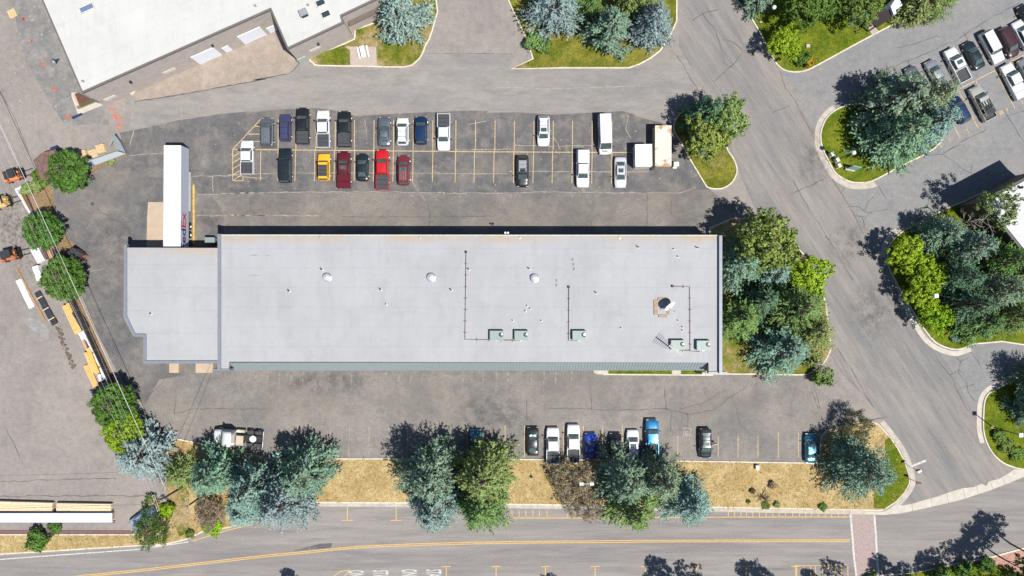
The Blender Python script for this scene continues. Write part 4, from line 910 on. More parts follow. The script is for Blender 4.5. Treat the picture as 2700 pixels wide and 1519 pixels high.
    if o.get('sunroof'): MB().box(-wr_ * .62, wr_ * .62, y1_ - .85, y1_ - .22, zr + .015, zr + .035, .03).build('sunroof', 'glass', r)
    if o.get('panel'): MB().box(-wr_ * .8, wr_ * .8, y2_ + .3, y1_ - .35, zr + .015, zr + .035, .04).build('roof_panel', o.get('panelm', 'glass'), r)
    if o.get('rack'):
        m = MB()
        for s in (-1, 1): m.tube([(s * wr_ * .86, y2_ + .25, zr + .06), (s * wr_ * .86, y1_ - .2, zr + .06)], .03, n=5)
        for t in ((.2, .5, .8) if o['rack'] > 1 else (.25, .75)): yy = y2_ + .25 + (y1_ - y2_ - .45) * t; m.tube([(-wr_ * .86, yy, zr + .09), (wr_ * .86, yy, zr + .09)], .025, n=5)
        m.build('roof_rack', 'chrome' if o.get('chrome') else 'black', r)
    if o.get('ribs'):
        m = MB()
        for i in range(4): x = -wr_ * .6 + i * wr_ * .4; m.box(x - .02, x + .02, y2_ + .15, y1_ - .2, zr, zr + .03)
        m.build('roof_rib', 'steel', r)
    MB().box(-hw * .8, hw * .8, L / 2 - .1, L / 2 + .02, .3, .5, .03).build('bumper', 'black' if not pk else 'chrome', r)
    if pk:
        yf = Y(.625); yr = -L / 2 + .06; bd = MB(); zf, zw = .78, 1.13; t = .09
        bd.box(-hw * .97, hw * .97, yr, yf, .45, zf)
        bd.box(-hw, -hw + t, yr, yf, .4, zw); bd.box(hw - t, hw, yr, yf, .4, zw); bd.box(-hw + t, hw - t, yf - .07, yf, zf, zw); bd.box(-hw + t, hw - t, yr, yr + .08, .45, zw - .01)
        bd.build('cargo_bed', pt_, r)
        MB().box(-hw * .9, hw * .9, yr - .16, yr - .005, .42, .58, .02).build('rear_bumper', 'chrome', r)
        cvr = o.get('bed')
        if cvr == 'cover':
            m = MB(); n_ = 3; yy0, yy1 = yr + .1, yf - .09
            for i in range(n_): m.box(-hw + t + .01, hw - t - .01, yy0 + (yy1 - yy0) * i / n_ + .012, yy0 + (yy1 - yy0) * (i + 1) / n_ - .012, zw - .03, zw + .015, .01)
            m.build('bed_cover', 'cover', r)
        elif cvr == 'paint':
            m = MB(); yy0, yy1 = yr + .06, yf - .06
            for i in range(2): m.box(-hw + .05, hw - .05, yy0 + (yy1 - yy0) * i / 2 + .015, yy0 + (yy1 - yy0) * (i + 1) / 2 - .015, zw - .02, zw + .05, .02)
            m.build('bed_cover', pt_, r)
        elif cvr == 'cap': 
            m = MB(); a = hw * .9; m.patch((-a, yr + .05, zw), (-a, yf, zw), (-a * .86, yf, H), (-a * .86, yr + .12, H), .0); m.patch((a, yf, zw), (a, yr + .05, zw), (a * .86, yr + .12, H), (a * .86, yf, H), .0)
            m.patch((-a * .86, yf, H), (a * .86, yf, H), (a * .86, yr + .12, H), (-a * .86, yr + .12, H), .05); m.patch((a, yr + .05, zw), (-a, yr + .05, zw), (-a * .86, yr + .12, H), (a * .86, yr + .12, H), .0); m.patch((-a, yf, zw), (a, yf, zw), (a * .86, yf, H), (-a * .86, yf, H), 0)
            m.build('bed_cap', pt_, r, smooth=True)
        else:
            MB().box(-hw + t + .02, hw - t - .02, yr + .1, yf - .1, zf + .005, zf + .02).build('bed_liner', 'cover', r)
        if o.get('rails'):
            m = MB()
            for s in (-1, 1): m.tube([(s * (hw - .1), yr + .1, zw + .12), (s * (hw - .1), yf - .05, zw + .12)], .045, n=6)
            for yy in (yr + .3, yf - .1): m.tube([(-hw + .1, yy, zw + .18), (hw - .1, yy, zw + .18)], .06, n=6)
            m.build('bed_rail', 'chrome', r)
    r['_'] = 1; del r['_']
    return r
def vb(kind, t, x0, y0, x1, y1, up, col, label, group, dL=0, **o):
    cx, cy = T(t, (x0 + x1) / 2, (y0 + y1) / 2); L = (y1 - y0) / K / PX * .985 + dL
    return vehicle(kind, (cx, cy), L, (0 if up else pi) + o.pop('rz', 0), col, label, group, **o)
GN = 'vehicles parked in the north lot'
vb('pickup', 'b1', 125, 395, 250, 730, 1, 'white', 'white pickup with dark bed cover on the hatched corner of the north lot', GN, bed='cover')
vb('mini', 'b1', 315, 178, 435, 470, 1, 'slate', 'grey minivan with ribbed roof, leftmost of the upper row', GN, ribs=1)
vb('boxy', 'b1', 497, 150, 605, 408, 1, 'purple', 'faded purple boxy utility vehicle in the upper row', GN, W=1.75, H=1.75, rack=1)
vb('pickup', 'b1', 650, 82, 785, 440, 1, 'black', 'black pickup with black folding bed cover beside the purple vehicle', GN, bed='cover')
vb('pickup', 'b1', 848, 108, 980, 475, 1, 'white', 'white pickup with grey bed cover between two black pickups', GN, bed='cover', rz=.01)
vb('pickup', 'b1', 1050, 115, 1185, 468, 1, 'black', 'black pickup with chrome bed rails', GN, bed='open', rails=1)
vb('coupe', 'b1', 1432, 170, 1560, 455, 1, 'slate', 'slate grey sports car in the upper row', GN)
vb('suv', 'b1', 1612, 177, 1730, 448, 1, 'white', 'white compact suv with roof rack between the grey sports car and the navy suv', GN, rack=1)
vb('suv', 'b1', 1787, 165, 1908, 440, 1, 'navy', 'dark blue glossy suv in the upper row', GN)
vb('pickup', 'b1', 1995, 140, 2135, 500, 0, 'white', 'white pickup facing the building with dark panelled bed cover', GN, bed='cover')
vb('boxy', 'b1', 487, 475, 612, 805, 1, 'ink', 'long dark green-black suv alone at the left of the lower row', GN, W=2.0, H=1.9, rack=1)
vb('boxy', 'b1', 857, 522, 985, 785, 1, 'yellow', 'bright yellow suv with black roof rack panel', GN, panel=1, panelm='cover', rack=2, W=1.9)
vb('pickup', 'b1', 1045, 502, 1180, 862, 1, 'maroon', 'maroon pickup with matching bed cover and sunroof', GN, bed='paint', sunroof=1)
vb('sedan', 'b1', 1230, 520, 1345, 790, 1, 'ink', 'small black car between the maroon and the red pickup', GN)
vb('pickup', 'b1', 1408, 483, 1550, 875, 1, 'red', 'bright red pickup with black bed cover', GN, bed='cover')
vb('suv', 'b1', 1620, 537, 1742, 830, 1, 'wine', 'wine red suv with sunroof, right of the bright red pickup', GN, sunroof=1, ribs=1)
vb('suv', 'b2', 785, 160, 905, 455, 0, 'white', 'white suv with sunroof and roof bars alone in the upper row', GN, sunroof=1, rack=2)
v_ = vb('van', 'b2', 1362, 150, 1500, 535, 0, 'white', 'tall white delivery van with lettering on its nose', GN, rz=.035, W=2.05)
vb('suv', 'b2', 585, 540, 705, 845, 0, 'black', 'black and silver suv with roof bars alone in the lower row', GN, sunroof=1, rack=2, chrome=1, panel=1, panelm=flat('paint_roof_silver', (.3, .31, .33), .35, .5))
vb('pickup', 'b2', 1157, 487, 1283, 850, 0, 'white', 'white pickup with a white bed cap in the lower row', GN, bed='cap')
vb('sedan', 'b2', 1522, 553, 1640, 855, 0, 'pearl', 'pearl white sedan with sunroof left of the storage containers', GN, sunroof=1)
for body, mt, x in (('Fed', pur, -.5), ('Ex', rdd, .02)):
    o = textmesh(body, .36, mt, 'lettering', 1.0, .002); o.parent = v_; o.matrix_local = Matrix.Translation((-x, 2.72, 1.14)) @ Matrix.Rotation(pi, 4, 'Z') @ Matrix.Rotation(radians(18), 4, 'X')
    o = textmesh(body, .75, mt, 'lettering', 1.0, .002); o.parent = v_; o.matrix_local = Matrix.Translation((1.04, (0 if body == 'Fed' else 1.12) - 1.0, 1.2)) @ Matrix(((0, 0, 1, 0), (1, 0, 0, 0), (0, 1, 0, 0), (0, 0, 0, 1)))
GS = 'vehicles parked in the south lot'
sv = vb('sedan', 'd2', 320, 388, 440, 668, 1, 'black', 'black sedan with two silver sunshades in its windscreen', GS)
for s in (-1, 1):
    MB().lathe((s * .27, .93, 1.17), [(.26, 0), (.24, .01)], 16).build('sunshade', flat('sunshade_silver', (.42, .52, .5), .5), sv).rotation_euler = (0, 0, 0)
vb('pickup', 'd2', 514, 392, 630, 745, 1, 'white', 'white pickup with grey bed cover beside the black sedan', GS, bed='cover')
vb('pickup', 'd2', 707, 362, 830, 735, 1, 'white', 'larger white pickup with its bed under the bare brown tree', GS, bed='open')
vb('coupe', 'd2', 880, 445, 985, 700, 1, 'blue', 'royal blue sports coupe under the brown tree', GS)
vb('suv', 'd2', 1112, 445, 1228, 715, 1, 'black', 'black suv in the shade between blue coupe and white suv', GS)
vb('suv', 'd2', 1277, 415, 1395, 700, 1, 'white', 'white suv with shaded dark roof left of the light blue truck', GS, sunroof=1)
vb('pickup', 'd2', 1455, 312, 1585, 680, 1, 'sky', 'bright light blue truck sticking out north of its row', GS, bed='open')
bv = vb('suv', 'd2', 1970, 400, 2088, 690, 0, 'ink', 'black suv with an open door standing alone in the south lot', GS, sunroof=1, rack=2)
MB().box(-1.75, -.92, .28, .36, .45, 1.25).build('door', paint('ink'), bv, None, .15)
vb('sedan', 'd1', 2318, 48, 2425, 300, 1, 'teal', 'teal car half hidden in the shade of the big spruces', GS)
vb('sedan', 'd3', 447, 85, 563, 372, 1, 'teal', 'blue sedan at the east end of the south lot beside the spruce island', GS)
GE = 'vehicles parked in the east lot'
ra = radians(27.8)
def ve(kind, x, y, L, col, lb, flip=0, **o): vehicle(kind, T('a3', x, y), L, ra + (pi if flip else 0), col, lb, GE, **o)
ve('pickup', 1900, 622, 5.7, 'white', 'white pickup with sunroof and open dark bed, first of the upper east row', bed='open', sunroof=1)
ve('sedan', 2062, 525, 4.6, 'ink', 'black sedan between the white pickup and the white van in the east lot')
ve('boxy', 2232, 448, 5.3, 'white', 'white long-roofed van-like suv facing down in the east lot', 1, W=1.95, H=1.9)
ve('mini', 2390, 402, 4.9, 'plum', 'dark plum minivan facing down beside the white van-like suv', 1)
ve('suv', 2535, 330, 4.8, 'white', 'white suv cut by the right edge, right of the plum minivan')
ve('suv', 2590, 175, 4.8, 'black', 'black car corner at the right edge of the east lot')
ve('pickup', 2440, 775, 5.8, 'white', 'white pickup with painted bed cover below the centre line of the east lot', bed='paint')
ve('suv', 2590, 690, 4.8, 'silver', 'silver suv cut by the right edge beside the lower white pickup')
ve('pickup', 2140, 985, 5.7, 'tan', 'silver-beige pickup with black camping rack', bed='open')
ve('suv', 1925, 1045, 4.4, 'navy', 'dark blue-black suv with roof bars and a bike rack', rack=2, chrome=1)
ve('sedan', 1510, 760, 4.6, 'slate', 'grey-green car nose showing above the olive spruce')
ve('sedan', 1345, 850, 4.6, 'teal', 'dark car hidden under the spruce, only its nose in view')
ve('sedan', 1700, 700, 4.6, 'silver', 'silver sedan seen through bare branches left of the white pickup')
# camping rack on beige pickup
cr = P(*T('a3', 2195, 1010), 1.9); r = empty('camping_rack', (cr.x, cr.y, 1.13), ra, 'black rack with rolled gear over the bed of the beige pickup', 'rack')
m = MB()
for x in (-.85, .85):
    for y in (-1.3, .9): m.tube([(x, y, 0), (x, y, .75)], .03, n=5)
    m.tube([(x, -1.3, .75), (x, .9, .75)], .035, n=5)
for y in (-1.3, -.6, .15, .9): m.tube([(-.85, y, .75), (.85, y, .75)], .03, n=5)
m.build('frame', 'chrome', r)
m = MB()
for x in (-.6, -.2, .25, .6): m.box(x - .13, x + .13, -.5, .85, .6, .74)
m.box(-.75, .75, -1.25, -.65, .55, .73); m.build('gear_roll', 'black', r)
# car next to the utility pole
dx, dy = 60, 46
vehicle('sedan', (376, 1366), 4.4, atan2(dy, dx) - pi / 2, 'ice', 'pale blue car parked askew under the bushy tree by the utility pole', None, glass=(.05, .12, .2))

# tractor unit
pc = P(627, 1156, 1.5); r = empty('semi_tractor', (pc.x, pc.y, 0), radians(90 - 4.5), 'white semi tractor unit without trailer, parked by the shaded kerb', 'tractor unit')
wt = paint('white')
cb = MB()
def ringbox(mb, secs):
    n = 8; vs = []; fs = []
    for y, w, z0, z1, b in secs:
        vs += [(-w, y, z0), (w, y, z0), (w, y, z1 - b), (w - b, y, z1), (w * .3, y, z1 + .04), (-w * .3, y, z1 + .04), (-w + b, y, z1), (-w, y, z1 - b)]
    for i in range(len(secs) - 1):
        for j in range(n): fs.append((i * n + j, i * n + (j + 1) % n, (i + 1) * n + (j + 1) % n, (i + 1) * n + j))
    fs += [tuple(range(n - 1, -1, -1)), tuple(range((len(secs) - 1) * n, len(secs) * n))]
    mb.add(vs, fs)
ringbox(cb, [(3.8, .8, .5, 1.2, .1), (3.65, 1.0, .45, 1.5, .2), (3.0, 1.12, .45, 1.75, .25), (2.35, 1.15, .5, 1.95, .2)]); cb.build('hood', wt, r, smooth=True)
cb = MB(); ringbox(cb, [(2.4, 1.12, .7, 1.95, .1), (1.95, 1.1, .7, 2.7, .15), (1.5, 1.1, .7, 3.0, .2), (.7, 1.12, .7, 3.15, .2), (.55, 1.1, .7, 3.1, .2)]); cb.build('cab', wt, r, smooth=True)
MB().patch((-.98, 2.44, 2.0), (.98, 2.44, 2.0), (.88, 1.96, 2.62), (-.88, 1.96, 2.62), .1, off=.03).build('windshield', 'glass', r)
MB().box(-.5, .5, -3.7, .6, .75, 1.05).build('chassis', 'black', r)
MB().box(-.9, .35, -.75, .35, 1.05, 1.25).build('deck_plate', flat('tan_plate', (.42, .36, .26), .6), r)
for s in (-1, 1):
    m = MB(); m.lathe((s * .95 - .3, 0, .75), [(.3, 0), (.34, .05), (.34, .55), (.3, .6)], 14, 'x'); MB().box(s * 1.0 - .25, s * 1.0 + .25, -.85, .45, .45, 1.0, .06).build('fuel_tank', flat('tan_tank', (.5, .45, .35), .4, .4), r)
    for y in (3.0, -1.75, -3.0):
        w_ = MB().lathe((s * .95 - .28, y, .52), [(.4, 0), (.52, .04), (.52, .52), (.4, .56)], 20, 'x').build('wheel', 'rubber', r); MB().lathe((s * 1.24 if s > 0 else -1.28, y, .52), [(.28, 0), (.15, .06)], 14, 'x').build('rim', 'rim', w_)
        if y < 0: MB().box(s * .95 - .3, s * .95 + .3, y - .5, y + .5, 1.06, 1.14, .04).build('fender', 'cover', r)
    MB().box(s * 1.38 - .12, s * 1.38 + .12, 2.0, 2.15, 1.7, 2.2).build('mirror', 'black', r)
MB().lathe((0, -2.2, 1.08), [(.52, 0), (.52, .1), (.15, .12)], 20).build('fifth_wheel', 'white', r)
MB().box(-1.2, 1.2, -3.75, -3.65, .85, 1.0).build('rear_bar', 'white', r)
MB().tube([(.95, .4, 1), (.95, .4, 3.3)], .08).build('exhaust_stack', 'chrome', r)

# forklifts
def forklift(px, rz, col, lb, roofc='black', s=1.0):
    r = empty('forklift', P(*px), rz, lb, 'forklift', 'forklifts in the timber yard'); pm_ = flat('forklift_' + lb[:6], col, .5)
    b = MB(); b.box(-.75, .75, -1.75, -1.1, .35, 1.25, .08); b.box(-.7, .7, -1.1, .9, .35, .85, .04); b.build('chassis', pm_, r)
    m = MB()
    for x in (-.62, .62):
        for y, y2 in ((-1.0, -.85), (.8, .45)): m.tube([(x, y, .8), (x * .9, y2, 2.15)], .045, n=5)
    m.build('cage', 'black', r)
    g_ = MB(); g_.box(-.65, .65, -1.0, .55, 2.15, 2.2)
    for k in range(6): g_.box(-.65, .65, -.9 + k * .27, -.85 + k * .27, 2.2, 2.24)
    g_.build('roof_guard', flat('guard_' + lb[:6], (.03, .035, .04) if roofc == 'black' else roofc, .6), r)
    MB().box(-.28, .28, -.75, -.3, .85, 1.05, .04).box(-.28, .28, -.8, -.68, 1.05, 1.5).build('seat', 'black', r)
    m = MB()
    for x in (-.5, -.25, .25, .5): m.box(x - .05, x + .05, 1.0, 1.15, .15, 2.4)
    for z in (.3, 1.2, 2.3): m.box(-.55, .55, 1.02, 1.12, z, z + .1)
    m.build('mast', 'black' if roofc == 'black' else pm_, r)
    MB().box(-.75, .75, 1.18, 1.25, .3, 1.0).build('carriage', 'black', r)
    for x in (-.4, .4): MB().box(x - .07, x + .07, 1.25, 2.5, .12, .17, .01).build('fork', 'black', r)
    for x in (-1, 1):
        for y, rr in ((.6, .42), (-1.2, .34)):
            w_ = MB().lathe((x * .72 - .15, y, rr), [(rr * .8, 0), (rr, .04), (rr, .26), (rr * .8, .3)], 16, 'x').build('wheel', 'rubber', r); MB().lathe((x * .89 - .02, y, rr), [(rr * .5, 0), (rr * .4, .04)], 10, 'x').build('rim', pm_, w_)
forklift((49, 464), radians(-72), (.62, .2, .08), 'orange forklift with dark roof beside the white fence')
forklift((16, 535), radians(-72), (.6, .42, .17), 'yellow forklift cut by the left edge, mast towards the fence', (.5, .38, .15))
forklift((40, 672), radians(-75), (.5, .16, .06), 'dark forklift with orange side and tan seat below the other two', 'black')

# ------------------------------------------------------------------ timber yard stacks
def stack(x1, y1, x2, y2, w, h, kind, lb, group='timber stacks along the yard fence', name=None):
    a = P(x1, y1, h); b = P(x2, y2, h); a.z = b.z = 0; c = (a + b) / 2; d = b - a; L = d.length; rz = atan2(d.y, d.x); w = w / PX
    col = dict(pine=(.62, .39, .13), orange=(.68, .4, .1), white=(.7, .71, .73), black=(.035, .038, .045), tan=(.45, .27, .15), brown=(.36, .19, .07), dark=(.1, .06, .06), grey=(.25, .24, .23), cream=(.62, .5, .33), blue=(.06, .14, .28))[kind]
    r = empty(name or dict(white='wrapped_stack', black='wrapped_stack', blue='wrapped_stack').get(kind, 'timber_stack'), c, rz, lb, 'timber stack', group)
    mat = flat('stack_' + kind, col, .7 if kind not in ('white', 'black') else .4, var=.16 if kind not in ('white',) else .03, vs=4)
    bd = MB(); n = max(1, int(w / .22)) if kind in ('pine', 'orange', 'tan', 'brown', 'grey', 'cream') else 1
    rr = random.Random(int(x1 + y1))
    if n > 1:
        for i in range(n):
            e = rr.uniform(-.12, .12); y = -w / 2 + i * w / n; bd.box(-L / 2 + e, L / 2 + e * .7, y + .012, y + w / n - .012, .12, h + rr.uniform(-.07, .03))
    elif kind in ('white', 'black', 'blue'):
        m_ = max(3, int(L / .5)); 
        for side in (0,):
            vs = []; fs = []
            for i in range(m_ + 1):
                x = -L / 2 + L * i / m_; e = rr.uniform(-.05, .05); hh = h + rr.uniform(-.05, .03)
                vs += [(x, -w / 2 + e, .1), (x, -w / 2 + e + .03, hh - .05), (x, -w * .15, hh), (x, w * .2, hh - rr.uniform(0, .05)), (x, w / 2 + e - .03, hh - .05), (x, w / 2 + e, .1)]
            for i in range(m_):
                for j in range(6): fs.append((i * 6 + j, i * 6 + (j + 1) % 6, (i + 1) * 6 + (j + 1) % 6, (i + 1) * 6 + j))
            fs += [(5, 4, 3, 2, 1, 0), tuple(range(m_ * 6, m_ * 6 + 6))]
            bd.add(vs, fs)
    else: bd.box(-L / 2, L / 2, -w / 2, w / 2, .12, h)
    bd.build('wrapping' if kind in ('white', 'black', 'blue') else 'board', mat, r)
    for t in (-.35, .35): MB().box(t * L - .05, t * L + .05, -w / 2 - .02, w / 2 + .02, 0, .12).build('bearer', 'wood', r)
    return r, L, w
stack(172, 803, 207, 878, 20, 1.1, 'pine', 'broad stack of yellow boards just below the third round tree')
stack(195, 822, 220, 866, 15, 1.3, 'black', 'black plastic-wrapped stack right of the broad yellow boards')
stack(213, 876, 222, 893, 19, 1.0, 'white', 'short square white-wrapped stack below the broad yellow boards')
stack(227, 892, 246, 926, 9, 1.1, 'white', 'narrow white stack beside the fence, upper one of two')
stack(217, 896, 228, 921, 7, .6, 'tan', 'narrow pinkish board pile left of the upper narrow white stack')
stack(231, 918, 257, 985, 10, 1.0, 'orange', 'long orange-yellow stack between loose boards and white stacks')
stack(225, 930, 248, 984, 8, .6, 'pine', 'low yellow boards left of the long orange-yellow stack')
stack(247, 932, 263, 965, 8, 1.0, 'white', 'narrow white stack beside the fence, lower one of two')
stack(265, 969, 277, 999, 11, 1.0, 'white', 'white stack at the lower end of the fence line')
stack(259, 988, 266, 1005, 9, .6, 'white', 'short low white pile touching the tail of the orange-yellow stack')
stack(226, 963, 253, 1020, 15, .35, 'pine', 'fan of loose yellow boards lowest in the yard line')
stack(47, 738, 83, 811, 16, .5, 'white', 'long white tarp-covered stack lying alone on the yard')
stack(43, 708, 120, 849, 4.5, .18, 'brown', 'very long thin brown beam beside the white tarp-covered stack')
r, L, w = stack(96, 771, 144, 855, 16, .45, 'black', 'black-wrapped stack with three pale battens across it')
bt = flat('pale_batten', (.6, .45, .27), .8)
for t in (-.33, 0.02, .33): MB().box(t * L - .07, t * L + .07, -w / 2 - .05, w / 2 + .05, .45, .53).build('batten', bt, r)
stack(91, 702, 104, 738, 16, .9, 'white', 'white-wrapped stack partly under the third round tree')
stack(89, 655, 108, 690, 22, .9, 'white', 'wide white-wrapped stack below the second round tree')
stack(112, 656, 122, 682, 11, .8, 'dark', 'dark purple-brown stack right of the wide white one')
stack(124, 660, 136, 682, 10, .5, 'tan', 'short pinkish board pile between dark stack and fence')
stack(39, 499, 108, 474, 6, .8, 'white', 'white-topped stack running along the olive hedge')
stack(41, 500, 84, 574, 5.5, .8, 'white', 'long thin white stack left of the orange boards by the hedge')
stack(53, 512, 84, 570, 4, .6, 'orange', 'long thin orange boards between white stack and dark poles')
stack(64, 512, 92, 573, 6, .4, 'dark', 'bundle of dark poles beside the orange boards')
stack(237, 1032, 254, 1066, 7, .7, 'grey', 'grey-brown plank bundle left of the fourth round tree')
stack(258, 1036, 282, 1024, 12, .8, 'white', 'white panel pile beside the blue crate by the fourth tree')
stack(276, 1020, 290, 1032, 14, .9, 'blue', 'dark blue wrapped crate against the fence end')
GB = 'long timber packs at the bottom left'
stack(-40, 1334, 137.5, 1339, 25, .8, 'cream', 'long cream timber pack at the left edge above the white canopy', GB)
stack(149, 1339, 293, 1341, 23, .8, 'cream', 'long cream timber pack with white straps, right of the other pack', GB)
for x in (155, 198, 241, 284):
    pass
# white long canopy rack
a = P(-30, 1366, 1.35); b = P(296, 1367, 1.35); r = empty('canopy_rack', ((a.x + b.x) / 2, a.y, 0), 0, 'long narrow white roofed rack above the dark red footpath', 'storage rack')
L = b.x - a.x; MB().box(-L / 2, L / 2, -.7, .75, 1.25, 1.35).build('roof', flat('white_sheet', (.52, .55, .66), .5, var=.03), r)
for k in range(8): 
    x = -L / 2 + .6 + k * (L - 1.2) / 7
    MB().box(x - .06, x + .06, -.6, -.48, 0, 1.25).build('post', flat('rack_maroon', (.2, .08, .07), .7), r)
MB().box(-L / 2, L / 2, -1.0, -.9, .4, .55).build('rail', flat('rack_maroon', (.2, .08, .07), .7), r)
MB().box(-L / 2 + .3, L / 2 - .3, -.4, .6, .1, 1.0).build('timber_load', flat('stack_tan', (.45, .27, .15), .8, var=.2, vs=5), r)
# structures in the yard
R3 = lambda x, y: (x / 7.246, 360 + y / 7.246)
def shed(name, pts, h, roofm, wallm, lb, ct, th=.12):
    c = P(*pts[0]); r = empty(name, (c.x, c.y, 0), 0, lb, ct); w = [P(x, y, h).xy - c.xy for x, y in pts]
    MB().prism(inset(w, .12), 0, h - th).build('wall', wallm, r); MB().prism(w, h - th, h).build('roof', roofm, r); return r
shed('timber_shed', [R3(*q) for q in ((635, 455), (790, 315), (1060, 240), (1160, 560), (900, 830), (790, 840))], 2.4, flat('rusty_brown_roof', (.15, .09, .075), .8, var=.25, vs=2), flat('shed_wall', (.1, .07, .06), .9), 'rusty brown shed roof left of the first round tree', 'shed')
r = empty('waste_bin', P(*R3(1110, 275)), .3, 'dark blue bin at the right corner of the rusty shed', 'bin'); MB().box(-.5, .5, -.45, .45, 0, 1.1, .05).build('body', 'darkblue', r); MB().box(-.52, .52, -.47, .47, 1.1, 1.18, .03).build('lid', 'darkblue', r)
shed('lean_to', [R3(*q) for q in ((1640, 480), (2235, 280), (2410, 325), (1650, 612))], .9, flat('pale_sheet', (.36, .39, .4), .6, .1, var=.04), 'wall', 'pale blue-grey low lean-to right of the first round tree', 'lean-to')
shed('lean_to', [R3(*q) for q in ((2130, 0), (2190, -40), (2300, 110), (2400, 315), (2275, 262), (2240, 270))], 1.5, flat('grey_sheet', (.22, .24, .25), .6, .1), 'wall', 'darker grey lean-to rising from the end of the pale one', 'lean-to')
shed('small_hut', [(167, 673), (192, 652), (222, 673), (193, 689)], 1.9, flat('dark_shingle', (.03, .036, .045), .8, var=.15), flat('orange_wall', (.45, .18, .1), .8), 'small hut with dark roof and orange walls right of the fence', 'hut', .15)
stack(287, 382, 298, 362, 8, .6, 'grey', 'small grey ladder-like bundle by the grey lean-to', None)
# chain fence with brown screen
def fence(pts, h, lb, mat, n_post):
    c = P(*pts[0], h); c.z = 0; r = empty('yard_fence', c, 0, lb, 'fence'); w = [P(*p, h) for p in pts]
    for q in w: q.z = 0
    rel_ = [q - c for q in w]; scr = MB(); rail = MB(); up = Vector((0, 0, 1))
    for i in range(len(rel_) - 1):
        a, b = rel_[i], rel_[i + 1]; d = (b - a).normalized(); n = Vector((-d.y, d.x, 0)) * .015
        scr.add([a - n + up * .15, b - n + up * .15, b - n + up * (h - .1), a - n + up * (h - .1), a + n + up * .15, b + n + up * .15, b + n + up * (h - .1), a + n + up * (h - .1)], [(0, 1, 2, 3), (7, 6, 5, 4), (0, 4, 5, 1), (3, 2, 6, 7), (0, 3, 7, 4), (1, 5, 6, 2)])
        rail.tube([a + up * h, b + up * h], .035, n=5)
    scr.build('screen', mat, r); rail.build('top_rail', 'steel', r)
    tot = sum((rel_[i + 1] - rel_[i]).length for i in range(len(rel_) - 1)); k = 0
    for k in range(n_post):
        s = tot * k / (n_post - 1); i = 0
        while i < len(rel_) - 2 and s > (rel_[i + 1] - rel_[i]).length: s -= (rel_[i + 1] - rel_[i]).length; i += 1
        p = rel_[i].lerp(rel_[i + 1], min(1, s / (rel_[i + 1] - rel_[i]).length)); MB().tube([p, p + up * (h + .08)], .05, n=6).build('post', 'steel', r)
fence([(135, 655), (182, 790), (240, 915), (288, 1016), (320, 1080)], 2.0, 'long brown-screened fence between timber stacks and the warehouse apron', flat('brown_screen', (.075, .058, .05), .95, var=.3, vs=6), 9)

# ------------------------------------------------------------------ TREES
def leafmesh(name, pos, nor, size, rs, aspect=1.0, mat='leaf'):
    n = len(pos); nor = nor / np.linalg.norm(nor, axis=1, keepdims=True)
    t = rs.normal(size=(n, 3)); u = np.cross(nor, t); u /= np.linalg.norm(u, axis=1, keepdims=True); v = np.cross(nor, u)
    s = (size * rs.uniform(.6, 1.3, n))[:, None]
    a = u * s; b = v * s * aspect
    V = np.stack([pos - a - b * .3, pos + a * .1 - b, pos + a + b * .3, pos - a * .1 + b], 1).reshape(-1, 3)
    me = bpy.data.meshes.new(name); me.vertices.add(4 * n); me.vertices.foreach_set('co', V.astype(np.float32).ravel())
    me.loops.add(4 * n); me.loops.foreach_set('vertex_index', np.arange(4 * n, dtype=np.int32))
    me.polygons.add(n); me.polygons.foreach_set('loop_start', np.arange(0, 4 * n, 4, dtype=np.int32)); me.polygons.foreach_set('loop_total', np.full(n, 4, dtype=np.int32))
    me.update(calc_edges=True); me.materials.append(M[mat]); return me
